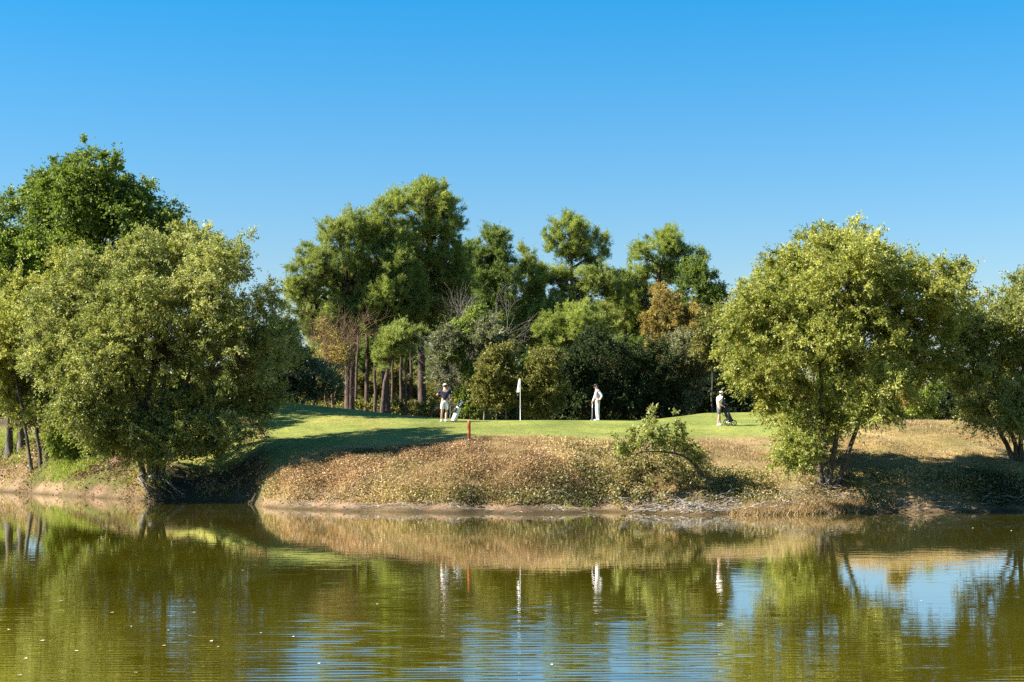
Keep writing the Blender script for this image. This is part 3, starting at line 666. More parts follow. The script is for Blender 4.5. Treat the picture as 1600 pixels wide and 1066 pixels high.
thicket('dark_undergrowth', 'dark undergrowth below the evergreen bushes', 1800, (840, 1190), (106, 114), lambda U, D: 3.2 + 0 * U, 'dark', 403)
# ------------------------------------------------------------------ ground cover (nobody could count it)
def scatter(name, label, mat, n, u_rng, d_rng, accept, seed, leaves, rad, hgt, length, width, up=0.4, droop=0.3, size_map=None):
    rng = np.random.default_rng(seed)
    U = rng.uniform(*u_rng, n * 3); D = rng.uniform(*d_rng, n * 3)
    X = (U - 800) / F * D; Z = ground_z(X, D)
    P = accept(U, D, Z, X); ok = rng.random(len(U)) < P
    U, D, X, Z = U[ok][:n], D[ok][:n], X[ok][:n], Z[ok][:n]
    k = len(U); big = rng.uniform(0.6, 1.4, k) * (1 if size_map is None else size_map(U, D, Z))
    I = np.repeat(np.arange(k), leaves); m = len(I)
    h = rng.random(m) ** 0.8
    ang = rng.uniform(0, 2 * math.pi, m); rr = rad * big[I] * np.sqrt(rng.random(m))
    pos = np.stack([X[I] + np.cos(ang) * rr, D[I] + np.sin(ang) * rr, np.zeros(m)], -1)
    pos[:, 2] = ground_z(pos[:, 0], pos[:, 1]) - 0.01 + hgt * big[I] * h
    ld = unit(np.stack([np.cos(ang), np.sin(ang), np.full(m, up)], -1) * 0.6 + rng.normal(0, 0.5, (m, 3)) + np.array([0, 0, -droop]))
    w = unit(np.cross(ld, rng.normal(0, 1, (m, 3))))
    ln = (length * rng.uniform(0.7, 1.3, m))[:, None]; wd = (width * rng.uniform(0.7, 1.3, m))[:, None] * 0.5
    V = np.empty((m, 4, 3)); V[:, 0] = pos; V[:, 1] = pos + ld * ln * .5 + w * wd; V[:, 2] = pos + ld * ln; V[:, 3] = pos + ld * ln * .5 - w * wd
    tint = np.clip(0.45 + rng.normal(0, .2, k)[I] + rng.normal(0, .26, m) + 0.6 * rough_noise(X, D)[I], 0, 1)
    o = np_mesh(name, V.reshape(-1, 3), np.arange(m * 4).reshape(-1, 4), M[mat], tint)
    return tag(o, label, 'ground cover', kind='stuff')

def blades(name, label, mat, n, u_rng, d_rng, accept, seed, hgt, width, per=7, rad=0.08):
    rng = np.random.default_rng(seed)
    U = rng.uniform(*u_rng, n * 3); D = rng.uniform(*d_rng, n * 3)
    X = (U - 800) / F * D; Z = ground_z(X, D)
    ok = rng.random(len(U)) < accept(U, D, Z, X)
    X, D = X[ok][:n], D[ok][:n]; k = len(X)
    I = np.repeat(np.arange(k), per); m = len(I)
    p = np.stack([X[I] + rng.normal(0, rad, m), D[I] + rng.normal(0, rad, m), np.zeros(m)], -1); p[:, 2] = ground_z(p[:, 0], p[:, 1]) - 0.01
    lean = rng.normal(0, 0.45, (m, 3)); lean[:, 2] = 1; lean = unit(lean)
    h = (hgt * rng.uniform(.5, 1.3, m))[:, None]; a = rng.uniform(0, 2 * math.pi, m)
    w = np.stack([np.cos(a), np.sin(a), np.zeros(m)], -1) * width * .5
    V = np.empty((m, 4, 3)); V[:, 0] = p - w; V[:, 1] = p + w; V[:, 2] = p + lean * h + w * .2; V[:, 3] = p + lean * h - w * .2
    V[:, 2:, 2] -= h * 0.15
    tint = np.clip(.45 + rng.normal(0, .2, k)[I] + rng.normal(0, .15, m), 0, 1)
    return tag(np_mesh(name, V.reshape(-1, 3), np.arange(m * 4).reshape(-1, 4), M[mat], tint), label, 'grass', kind='stuff')

def mound_m(U, D, Z): return sstep(402, 425, U) * (1 - sstep(1075, 1120, U)) * (Z > 0.30) * (1 - sstep(65.2, 66.8, D))
def greener(U, D, Z): return np.clip(sstep(780, 1000, U) * .75 + (1 - sstep(.5, 1.1, Z)) * .6 + (1 - sstep(420, 520, U)) * .35 * (Z < 1.2), 0, 1)
scatter('dry_brambles', 'tan and olive creeping brambles covering the mound above the waterline', 'cover', 8500, (400, 1120), (59, 67),
        lambda U, D, Z, X: mound_m(U, D, Z) * (1 - .75 * greener(U, D, Z)) * np.clip(.55 + 1.3 * rough_noise(X * 1.3, D * 1.3), .06, 1), 201, 9, .19, .09, .075, .046)
scatter('green_brambles', 'olive green brambles low on the mound near the arching shrub', 'cover_g', 6000, (400, 1120), (59, 67),
        lambda U, D, Z, X: mound_m(U, D, Z) * np.clip(.06 + greener(U, D, Z), 0, 1) * np.clip(.6 + 1.2 * rough_noise(X * 1.1 + 4, D * 1.1), .05, 1), 202, 11, .23, .18, .088, .052)
scatter('bank_scrub', 'dark tangled scrub along the foot of the right hand bank', 'cover_g', 4200, (1090, 1900), (58.8, 63),
        lambda U, D, Z, X: (Z > .22) * (1 - sstep(1.1, 1.5, Z)) * np.clip(.30 + 1.7 * rough_noise(X * .9, D * .9) - .4 * (1 - sstep(1100, 1190, U)), .04, 1), 203, 16, .28, .24, .088, .05)
blades('dry_grass', 'sparse straw coloured grass on the dry right hand slopes', 'straw', 9000, (1060, 1900), (60, 78),
       lambda U, D, Z, X: (Z > .35) * np.clip(.35 + 1.0 * rough_noise(X * 1.4, D * 1.4), .02, 1) * (1 - sstep(68, 71, D) * (1 - sstep(1320, 1360, U))), 204, .11, .022)
blades('bank_grass', 'light green and yellow tufts of grass on the left dirt bank', 'grass', 7000, (-250, 262), (67, 86),
       lambda U, D, Z, X: (Z > .6) * np.clip(.2 + 1.6 * rough_noise(X * 1.2 + 2, D * 1.2), 0, 1), 205, .26, .03, 9, .12)
scatter('bank_weeds', 'pale green weeds growing on the left dirt bank', 'cover_g', 2600, (-250, 250), (67.5, 80),
        lambda U, D, Z, X: (Z > .5) * np.clip(-.05 + 1.5 * rough_noise(X * .8 + 9, D * .8), 0, 1), 206, 14, .22, .18, .11, .06)
blades('waterline_straw', 'bleached flattened straw lying at the water edge below the round willow', 'straw', 1100, (1150, 1345), (58.0, 60.4),
       lambda U, D, Z, X: (Z > .02) * (Z < .4), 207, .30, .02, 9, .15)
blades('fringe_grass', 'dry yellow grass fringe along the top edge of the mound', 'straw', 3000, (440, 1100), (64.6, 70),
       lambda U, D, Z, X: np.clip(.35 + 1.0 * rough_noise(X * 1.5, D), .02, 1) * (1 - sstep(66.5, 70, D)), 208, .10, .02)

# brushwood and twigs washed up at the waterline
def brush(name, label, n, u_rng, z_rng, seed, ln=(.3, 1.1), r=.012, mat='dead', lift=.18):
    rng = np.random.default_rng(seed); T = Tubes(); q = 0
    while q < n:
        u = rng.uniform(*u_rng); d = rng.uniform(57.6, 70); x = wx(u, d); z = gz(x, d)
        if not (z_rng[0] < z < z_rng[1]): continue
        a = rng.uniform(-.5, .5) + (math.pi if rng.random() < .5 else 0); L_ = rng.uniform(*ln)
        p = np.array([x, d, z + rng.uniform(.0, lift)])
        T.add(curve_pts(p, p + np.array([math.cos(a) * L_, math.sin(a) * L_ * .6, rng.normal(0, .12)]), rng.uniform(-.05, .15), 6, rng, .03), np.linspace(r * rng.uniform(.7, 1.8), r * .4, 6), 4); q += 1
    return tag(T.build(name, M[mat], None), label, 'brushwood', kind='stuff')
brush('brushwood', 'bleached dead twigs heaped at the waterline below the arching shrub', 230, (985, 1215), (.03, .55), 221, r=.016)
brush('driftwood_twigs', 'scattered pale twigs along the muddy edge of the mound', 70, (420, 985), (.05, .5), 222, r=.012, lift=.08)
brush('dark_twigs', 'thin dry twigs caught in the scrub at the foot of the right bank', 110, (1215, 1620), (.05, .9), 223, r=.010, lift=.35)

scatter('bank_litter', 'brown dead leaves and dry weeds strewn over the left bank and the shaded cove', 'cover', 2600, (-250, 415), (66.5, 79),
        lambda U, D, Z, X: (Z > .12) * np.clip(.25 + 1.4 * rough_noise(X * 1.2 - 3, D * 1.2), .02, 1), 209, 8, .22, .10, .10, .06)

blades('waterline_grass', 'olive and straw tufts of grass hanging over the muddy water edge', 'grass', 1500, (-200, 1700), (57.5, 78),
       lambda U, D, Z, X: (Z > .10) * (Z < .5) * np.clip(.15 + 1.8 * rough_noise(X * 1.5 + 7, D), 0, 1), 210, .28, .022, 9, .13)
blades('mound_grass', 'short dry grass between the brambles of the mound', 'straw', 5000, (405, 1110), (59.5, 67.5),
       lambda U, D, Z, X: (Z > .35) * np.clip(.45 + 1.2 * rough_noise(X * .9 + 2, D * .9), .05, 1), 211, .16, .018, 8, .10)
# ------------------------------------------------------------------ arching shrub on the mound
def arching_shrub():
    D = 60.6; rng = np.random.default_rng(301)
    b = on_ground(1122, D); root = tag(empty('arching_shrub', b), 'leafy shrub whose dark stem arches over the mound below the green', 'bush')
    P = np.array([b - [0, 0, .1], at(1106, 757, D), at(1092, 733, D), at(1072, 713, D) - [0, .2, 0], at(1045, 706, D) - [0, .4, 0], at(1012, 704, D) - [0, .5, 0], at(984, 710, D) - [0, .6, 0]])
    tt = np.linspace(0, 1, len(P)); tf = np.linspace(0, 1, 22); P = np.stack([np.interp(tf, tt, P[:, i]) for i in range(3)], -1)
    for _ in range(3): P[1:-1] = .25 * P[:-2] + .5 * P[1:-1] + .25 * P[2:]
    T = Tubes(); T.add(P, np.linspace(.07, .018, 22), 7)
    roots = [(rng.uniform(-.5, .9), rng.uniform(-.5, .4)) for _ in range(7)]
    for dx, dy in roots:
        e = b + np.array([dx, dy, 0]); e[2] = gz(e[0], e[1]) - .03
        T.add(curve_pts(P[2], e, .1, 6, rng, .03), np.linspace(.05, .015, 6), 5)
    cc, out, cr = [], [], []
    tops = [(965, 690), (985, 672), (1000, 685), (1018, 641), (1022, 660), (1035, 672), (1045, 690), (1060, 656), (1066, 668), (1072, 690), (1085, 700), (1092, 712), (975, 705), (1010, 665), (1055, 680), (1030, 690)]
    for px, py in tops:
        e = at(px, py, D - .4 + rng.uniform(-.8, .8)); j = int(np.argmin(np.abs(P[:, 0] - e[0])[6:])) + 6
        n = 7; pts = curve_pts(P[j], e, .05, n, rng, .03); T.add(pts, np.linspace(.02, .006, n), 4)
        for q in range(2, n):
            for _ in range(2):
                cc.append(pts[q] + rng.normal(0, .10, 3)); out.append(unit(pts[q] - pts[q - 1] + rng.normal(0, .02, 3))); cr.append(.26)
    low, lout = [], []
    for _ in range(95):                                # loose foliage hanging below the arch, close over the slope
        px = rng.uniform(955, 1100); d = rng.uniform(59.6, 63.0); x = wx(px, d)
        low.append(np.array([x, d, gz(x, d) + rng.uniform(.05, .55)])); lout.append(unit(np.array([rng.normal(0, .5), -.4, .5])))
    low = np.array(low); V, Q, tint = leaves_from(low, np.array(lout), np.full(len(low), .32), rng.normal(0, 1, len(low)), rng, 5, 7, .13, .07, .6, .9, .3, .15)
    np_mesh('skirt', V - b, Q, M['cover_g'], tint, root)
    cc = np.array(cc); out = np.array(out); cr = np.array(cr)
    V, Q, tint = leaves_from(cc, out, cr, rng.normal(0, 1, len(cc)), rng, 5, 6, .13, .065, .6, .9, .3, .15)
    T.build('stem', M['wbark'], root, b); np_mesh('foliage', V - b, Q, M['willow'], tint, root)
arching_shrub()

# exposed roots of the left willow on the bank: children of that tree
def willow_roots():
    tree = next(o for o in bpy.data.objects if o.get('label', '').startswith('big olive green willow'))
    b = np.array(tree.location); rng = np.random.default_rng(303); T = Tubes()
    for _ in range(16):
        u = rng.uniform(225, 300); d = rng.uniform(67.3, 69.2); e = np.array([wx(u, d), d, 0]); e[2] = gz(e[0], d) + rng.uniform(-.03, .12)
        s = b + np.array([rng.normal(0, .25), rng.normal(-.1, .2), .1])
        pts = curve_pts(s, e, .12, 8, rng, .06)
        for p in pts[1:]: p[2] = max(p[2], gz(p[0], p[1]) + .02)
        T.add(pts, np.linspace(.05, .012, 8) * rng.uniform(.6, 1.2), 5)
    T.build('roots', M['dead'], tree, b)
willow_roots()

# ------------------------------------------------------------------ stake, flagstick, marker
M['stake'] = plain_mat('stake_orange_red_paint', (0.55, 0.115, 0.03), .6)
M['white'] = plain_mat('white_paint', (0.80, 0.79, 0.76), .5, var=.05)
M['cream'] = plain_mat('cream_cloth', (0.72, 0.68, 0.52), .85, var=.06)
M['whitecloth'] = plain_mat('white_cloth', (0.78, 0.77, 0.76), .85, var=.05)
M['navy'] = plain_mat('navy_cloth', (0.012, 0.018, 0.045), .85)
M['greycloth'] = plain_mat('grey_cloth', (0.26, 0.255, 0.28), .85)
M['darkgrey'] = plain_mat('dark_grey_cloth', (0.10, 0.10, 0.125), .85)
M['black'] = plain_mat('black_nylon', (0.013, 0.013, 0.015), .6)
M['rubber'] = plain_mat('black_rubber', (0.02, 0.02, 0.02), .8)
M['skin'] = plain_mat('skin', (0.56, 0.33, 0.23), .6, var=.05)
M['hair'] = plain_mat('brown_hair', (0.06, 0.04, 0.025), .7)
M['steel'] = plain_mat('brushed_steel', (0.62, 0.62, 0.63), .35, .9, var=.04)

def spin(parent, name, prof, mat, sides=14, loc=(0, 0, 0), axis=None, arc=None):
    """lathe: prof [(r, z)]"""
    T = Tubes(); pts = np.array([[0, 0, z] for r, z in prof]); T.add(pts, [r for r, z in prof], sides)
    o = T.build(name, mat, parent); o.location = loc
    if axis: o.rotation_euler = axis
    return o

def stake():
    b = on_ground(733, 66.3); root = tag(empty('hazard_stake', b), 'short orange red stake at the top of the mound beside the green', 'stake')
    T = Tubes(); h = .86
    T.add([[0, 0, .10], [0, 0, .12], [0, 0, h - .05], [0, 0, h], [0, 0, h + .012]], [.062, .066, .064, .055, .02], 12); T.build('post', M['stake'], root)
    T = Tubes(); T.add([[0, 0, -.15], [0, 0, .0], [0, 0, .101]], [.055, .058, .058], 12); T.build('foot', M['white'], root)
    return root
stake()

def flagstick():
    D = 78.6; b = on_ground(813, D); root = tag(empty('flagstick', b), 'flagstick with a limp white flag standing in the putting green', 'flagstick')
    H = 2.03
    T = Tubes(); T.add([[0, 0, -.1], [0, 0, .7], [0, 0, .72], [0, 0, 1.4], [0, 0, H], [0, 0, H + .02]], [.017, .017, .015, .015, .013, .006], 8); p = T.build('pole', M['white'], root)
    n, m = 14, 9; V = []; Q = []
    for i in range(n):
        t = i / (n - 1)
        for j in range(m):
            s = j / (m - 1); wdt = (.04 + .19 * t ** .8) * (1 if t < .9 else 1)
            V.append([-.018 - s * wdt * .8, s * wdt * .55 + .035 * math.sin(s * 8 + t * 2) * (.3 + t), H - .01 - .60 * t - .10 * s * t + .05 * s])
    for i in range(n - 1):
        for j in range(m - 1): Q.append([i * m + j, i * m + j + 1, (i + 1) * m + j + 1, (i + 1) * m + j])
    np_mesh('flag', V, Q, M['whitecloth'], None, root, True)
    T = Tubes(); T.add([[0, 0, .62], [0, 0, .72]], [.028, .028], 8); T.build('collar', M['steel'], root)
flagstick()

def marker():
    b = on_ground(60, 92); root = tag(empty('marker_post', b), 'small white marker post under the trees at the left edge', 'post')
    T = Tubes(); T.add([[0, 0, -.1], [0, 0, .42], [0, 0, .48], [0, 0, .50]], [.09, .09, .07, .02], 10); T.build('post', M['white'], root)
marker()

# ------------------------------------------------------------------ people
def skin_mesh(verts, edges, radii, levels=2):
    me = bpy.data.meshes.new('tmp'); me.from_pydata([tuple(v) for v in verts], edges, [])
    ob = bpy.data.objects.new('tmp', me); link(ob)
    ob.modifiers.new('s', 'SKIN'); sv = me.skin_vertices[0].data
    for k, r in enumerate(radii): sv[k].radius = (r, r) if not isinstance(r, tuple) else r
    for k in range(len(verts)): sv[k].use_root = (k == 0)
    m2 = ob.modifiers.new('u', 'SUBSURF'); m2.levels = levels; m2.render_levels = levels
    dg = bpy.context.evaluated_depsgraph_get(); dg.update()
    out = bpy.data.meshes.new_from_object(ob.evaluated_get(dg))
    V = np.array([v.co[:] for v in out.vertices]); P = [tuple(p.vertices) for p in out.polygons]
    bpy.data.objects.remove(ob); bpy.data.meshes.remove(me); bpy.data.meshes.remove(out)
    return V, P

def join_mesh(name, pieces, mat, parent):
    V = []; P = []; n = 0
    for v, p in pieces:
        V.append(np.asarray(v)); P += [tuple(i + n for i in f) for f in p]; n += len(v)
    me = bpy.data.meshes.new(name); me.from_pydata(np.concatenate(V).tolist(), [], P); me.polygons.foreach_set('use_smooth', [True] * len(P)); me.update()
    me.materials.append(mat); o = bpy.data.objects.new(name, me); link(o); o.parent = parent; return o

def ball(c, r, seg=10, rings=7):
    bm = bmesh.new(); bmesh.ops.create_uvsphere(bm, u_segments=seg, v_segments=rings, radius=1)
    V = np.array([v.co[:] for v in bm.verts]) * np.array(r) + np.array(c); bm.verts.index_update()
    P = [tuple(v.index for v in f.verts) for f in bm.faces]; bm.free(); return V, P

def tube_piece(pts, rad, sides=6):
    T = Tubes(); T.add(pts, rad, sides); return np.concatenate(T.V), [tuple(q) for q in np.concatenate(T.Q)]

def make_person(label, px, D, S, J, face, wear, py=None):
    """J: joints in metres, x right, y away, z up, for a 1.75 m figure; face: unit vector the head looks along"""
    b = on_ground(px, D); root = tag(empty('person', b), label, 'person', 'golfers on the green'); root.scale = (S, S, S)
    f = unit(np.array([face[0], face[1], 0.0])); side = np.array([f[1], -f[0], 0])        # the figure's right hand side
    A = lambda *k: [np.array(J[x], float) for x in k]
    pel, spi, che, nek = A('pelvis', 'spine', 'chest', 'neck')
    hd = np.array(J.get('head', nek + np.array([0, 0, .13])) , float)
    names = ['pelvis', 'spine', 'chest', 'neck']
    V = [pel, spi, che, nek, hd - [0, 0, .035], hd + [0, 0, .035], hd + [0, 0, .085]]; R = [(.13, .10), (.125, .095), (.15, .10), .055, .082, .092, .07]
    E = [(0, 1), (1, 2), (2, 3), (3, 4), (4, 5), (5, 6)]
    hands = []
    for s in 'LR':
        sh, el, wr = A('shoulder' + s, 'elbow' + s, 'wrist' + s); hv = unit(np.array(J['hand' + s], float)); i = len(V)
        V += [sh, (sh + el) / 2, el, (el + wr) / 2, wr, wr + hv * .06]; R += [.058, .05, .042, .038, .027, (.036, .022)]
        E += [(2, i), (i, i + 1), (i + 1, i + 2), (i + 2, i + 3), (i + 3, i + 4), (i + 4, i + 5)]; hands.append((wr, hv))
    for s in 'LR':
        hp, kn, an, to = A('hip' + s, 'knee' + s, 'ankle' + s, 'toe' + s); i = len(V)
        V += [hp, (hp + kn) / 2, kn, kn * .62 + an * .38, an, (an + to) / 2 - [0, 0, .02]]; R += [.088, .074, .055, .056, .037, .036]
        E += [(0, i), (i, i + 1), (i + 1, i + 2), (i + 2, i + 3), (i + 3, i + 4), (i + 4, i + 5)]
    pieces = [skin_mesh(V, E, R)]
    # face: nose, ears, brow, lips; hands: four fingers of unequal length and a thumb from the side of the palm
    pieces.append(ball(hd + f * .098 + [0, 0, -.005], (.014, .014, .024))); pieces.append(ball(hd + f * .09 + [0, 0, -.05], (.02, .02, .008)))
    for q in (-1, 1):
        pieces.append(ball(hd + side * q * .092 + [0, 0, .0], (.014, .02, .03))); pieces.append(ball(hd + f * .082 + side * q * .033 + [0, 0, .022], (.012, .012, .01)))
    for wr, hv in hands:
        lat = unit(np.cross(hv, [.2, .3, .93])); nrm = unit(np.cross(hv, lat)); pb = wr + hv * .085
        for k, (o_, L_) in enumerate([(-.027, .062), (-.009, .074), (.009, .070), (.026, .055)]):
            p0 = pb + lat * o_; p1 = p0 + hv * L_ * .5 + nrm * .006; p2 = p0 + hv * L_ * .8 + nrm * (.022 + .004 * k); p3 = p0 + hv * L_ * .85 + nrm * (.040 + .004 * k)
            pieces.append(tube_piece([p0 - hv * .02, p0, p1, p2, p3], [.009, .0095, .009, .008, .006], 6))
        t0 = wr + hv * .035 - lat * .03
        pieces.append(tube_piece([t0 + lat * .01, t0 - lat * .012 + hv * .02, t0 - lat * .014 + hv * .045 + nrm * .012, t0 - lat * .006 + hv * .062 + nrm * .024], [.011, .011, .0095, .007], 6))
    join_mesh('body', pieces, M['skin'], root)
    # shirt
    V = [pel + [0, 0, -.02], spi, che, nek + [0, 0, -.035]]; R = [(.155, .125), (.15, .12), (.172, .125), .075]; E = [(0, 1), (1, 2), (2, 3)]
    for s in 'LR':
        sh, el = A('shoulder' + s, 'elbow' + s); i = len(V); k = wear.get('sleeve', .72)
        V += [sh, sh * (1 - k * .5) + el * k * .5, sh * (1 - k) + el * k]; R += [.078, .072, .07]; E += [(2, i), (i, i + 1), (i + 1, i + 2)]
    join_mesh('shirt', [skin_mesh(V, E, R)], M[wear['shirt']], root)
    if 'sleeve_mat' in wear:                                # pale long sleeves under a grey top
        for s in 'LR':
            sh, el, wr = A('shoulder' + s, 'elbow' + s, 'wrist' + s)
            join_mesh('sleeve', [skin_mesh([sh, (sh + el) / 2, el, (el + wr) / 2, wr], [(0, 1), (1, 2), (2, 3), (3, 4)], [.068, .062, .054, .046, .038])], M[wear['sleeve_mat']], root)
    # shorts or trousers
    k = wear.get('legs', .8); V = [pel + [0, 0, .06], pel + [0, 0, -.05]]; R = [(.148, .118), (.158, .13)]; E = [(0, 1)]
    for s in 'LR':
        hp, kn, an = A('hip' + s, 'knee' + s, 'ankle' + s); i = len(V)
        if k <= 1: V += [hp, hp * .5 + kn * .5, hp * (1 - k) + kn * k]; R += [.112, .102, .095]; E += [(1, i), (i, i + 1), (i + 1, i + 2)]
        else: V += [hp, hp * .5 + kn * .5, kn, kn * .5 + an * .5, an + [0, 0, .02]]; R += [.110, .098, .08, .072, .064]; E += [(1, i), (i, i + 1), (i + 1, i + 2), (i + 2, i + 3), (i + 3, i + 4)]
    join_mesh('shorts' if k <= 1 else 'trousers', [skin_mesh(V, E, R)], M[wear['bottom']], root)
    for s in 'LR':
        an, to = A('ankle' + s, 'toe' + s); d = unit(to - an)
        join_mesh('shoe', [skin_mesh([an - d * .05 + [0, 0, -.035], (an + to) / 2 + [0, 0, -.03], to], [(0, 1), (1, 2)], [.05, .05, .036]), tube_piece([an + [0, 0, -.05], an + [0, 0, .03]], [.05, .046], 8)], M[wear['shoe']], root)
    join_mesh('hair', [ball(hd - f * .02 + [0, 0, .022], (.098, .098, .085), 12, 8)], M['hair'], root)
    cap = [ball(hd + [0, 0, .055], (.104, .104, .068), 14, 8)]
    br = hd + f * .125 + [0, 0, .05]
    pts = [hd + f * .06 + [0, 0, .058], br, hd + f * .18 + [0, 0, .042]]
    cap.append(ball(hd + f * .12 + [0, 0, .052], (.075, .075, .010), 12, 6))
    join_mesh('cap', cap, M[wear['cap']], root)
    return root, b

# golfer in navy seen from behind, walking up to the bag
J1 = dict(pelvis=(0, 0, .95), spine=(0, 0, 1.13), chest=(0, .02, 1.34), neck=(0, .03, 1.49), head=(.01, .07, 1.61),
    shoulderL=(-.19, .02, 1.41), elbowL=(-.36, .06, 1.20), wristL=(-.30, .26, 1.24), handL=(.6, .6, .2),
    shoulderR=(.19, .02, 1.41), elbowR=(.31, .04, 1.16), wristR=(.30, .22, 1.02), handR=(-.3, .7, -.4),
    hipL=(-.10, 0, .90), kneeL=(-.12, -.02, .49), ankleL=(-.16, .10, .08), toeL=(-.19, .26, .03),
    hipR=(.10, 0, .90), kneeR=(.07, .02, .49), ankleR=(.05, -.12, .08), toeR=(.06, .05, .03))
make_person('golfer seen from behind in navy shirt, white shorts and pale cap', 695, 77.6, 1.07, J1, (-.1, 1), dict(shirt='navy', bottom='whitecloth', shoe='whitecloth', cap='cream', legs=.92))
# golfer in profile leaning on a putter
J2 = dict(pelvis=(.02, 0, .96), spine=(.03, 0, 1.14), chest=(.0, 0, 1.34), neck=(-.02, 0, 1.49), head=(-.05, 0, 1.61),
    shoulderL=(.05, -.18, 1.41), elbowL=(.22, -.24, 1.17), wristL=(.12, -.18, .99), handL=(-.7, .3, -.2),
    shoulderR=(-.02, .18, 1.41), elbowR=(-.10, .24, 1.13), wristR=(-.20, .12, .93), handR=(-.3, -.1, -.9),
    hipL=(.02, -.10, .90), kneeL=(.03, -.11, .50), ankleL=(.06, -.12, .08), toeL=(-.12, -.13, .03),
    hipR=(.02, .10, .90), kneeR=(-.01, .10, .50), ankleR=(.02, .11, .08), toeR=(-.16, .10, .03))
_, b2 = make_person('golfer in grey top, white trousers and dark cap, standing with one hand on a club', 933, 78.2, 1.04, J2, (-1, -.15), dict(shirt='greycloth', bottom='whitecloth', shoe='whitecloth', cap='black', legs=2, sleeve=.3, sleeve_mat='whitecloth'))
# golfer in white facing his trolley
J3 = dict(pelvis=(-.02, 0, .95), spine=(-.01, 0, 1.13), chest=(.02, .02, 1.33), neck=(.05, .03, 1.47), head=(.10, .04, 1.59),
    shoulderL=(-.06, .18, 1.40), elbowL=(.08, .24, 1.17), wristL=(.30, .16, 1.08), handL=(.9, -.1, -.2),
    shoulderR=(.08, -.17, 1.39), elbowR=(-.10, -.25, 1.14), wristR=(.10, -.30, .98), handR=(.9, .1, -.3),
    hipL=(-.04, .09, .90), kneeL=(.02, .10, .49), ankleL=(.05, .12, .08), toeL=(.22, .15, .03),
    hipR=(.0, -.09, .90), kneeR=(-.02, -.10, .49), ankleR=(-.08, -.11, .08), toeR=(.09, -.14, .03))
make_person('golfer in white polo, grey shorts and white cap bending towards a trolley', 1124, 76.4, .97, J3, (1, .35), dict(shirt='whitecloth', bottom='darkgrey', shoe='whitecloth', cap='whitecloth', legs=.9))

def putter():
    hand = np.array(b2) + 1.04 * np.array([-.215, .11, .86]); foot = hand.copy(); foot[0] -= .02; foot[2] = gz(foot[0], foot[1]) + .03
    root = tag(empty('putter', foot), 'upright golf club under the hand of the golfer in white trousers', 'golf club')
    T = Tubes(); t = hand - foot; T.add([[0, 0, 0], t * .7], [.009, .010], 6); T.build('shaft', M['steel'], root)
    T = Tubes(); T.add([t * .69, t * 1.0, t * 1.06], [.014, .017, .015], 8); T.build('grip', M['whitecloth'], root)
    T = Tubes(); T.add([[-.09, 0, -.005], [-.08, 0, 0], [.02, 0, 0], [.025, 0, 0]], [.008, .02, .02, .008], 6); T.build('head', M['steel'], root)
putter()

def golf_bag(px, D, lean, label, body, trim, loc=None, tilt_y=.1, n_clubs=7, seed=1, stand=True):
    rng = np.random.default_rng(seed); b = on_ground(px, D) if loc is None else np.array(loc)
    root = tag(empty('golf_bag', b), label, 'golf bag'); root.rotation_euler = (tilt_y, lean, 0)
    T = Tubes(); T.add([[0, 0, .0], [0, 0, .02], [0, 0, .30], [0, 0, .60], [0, 0, .80], [0, 0, .84]], [.11, .135, .13, .12, .135, .125], 14); T.build('bag_body', M[body], root)
    T = Tubes(); T.add([[0, 0, .785], [0, 0, .845]], [.142, .142], 14); T.build('collar', M[trim], root)
    T = Tubes(); T.add([[0, 0, -.02], [0, 0, .05]], [.14, .142], 14); T.build('base', M[trim], root)
    T = Tubes(); T.add([[.02, -.12, .10], [.02, -.14, .14], [.02, -.14, .40], [.02, -.12, .46]], [.05, .085, .085, .05], 10); T.build('pocket', M[body], root)
    T = Tubes(); T.add([[-.10, -.12, .46], [-.10, -.15, .5], [-.10, -.15, .66], [-.10, -.11, .72]], [.03, .05, .05, .03], 8); T.build('pocket', M[trim], root)
    T = Tubes(); T.add(curve_pts([-.12, 0, .75], [-.12, 0, .30], 0, 8, rng) + np.array([[-.10 * math.sin(math.pi * i / 7), 0, 0] for i in range(8)]), [.018] * 8, 5); T.build('strap', M[trim], root)
    for k in range(n_clubs):
        a = rng.uniform(0, 6.28); r = rng.uniform(.02, .09); p = np.array([math.cos(a) * r, math.sin(a) * r, .75]); e = p + [rng.normal(0, .05), rng.normal(0, .04), rng.uniform(.22, .36)]
        T = Tubes(); T.add([p, e], [.008, .008], 5)
        big = k < 3
        d = unit(np.array([rng.normal(), rng.normal(), .3])); T.add([e - d * .01, e + d * .02, e + d * (.09 if big else .06), e + d * (.11 if big else .075)], [.015, .05 if big else .02, .045 if big else .018, .015], 7)
        T.build('club', M['black' if big else 'steel'], root)
    if stand:
        for s in (-1, 1):
            T = Tubes(); T.add([[.02, .10, .72], [.16 + .02 * s, .10 + .22 * s, -.02]], [.010, .010], 5); T.build('stand_leg', M['steel'], root)
    return root
golf_bag(708, 77.4, .38, 'white and black stand bag leaning on the grass beside the golfer in navy', 'whitecloth', 'black', seed=4)

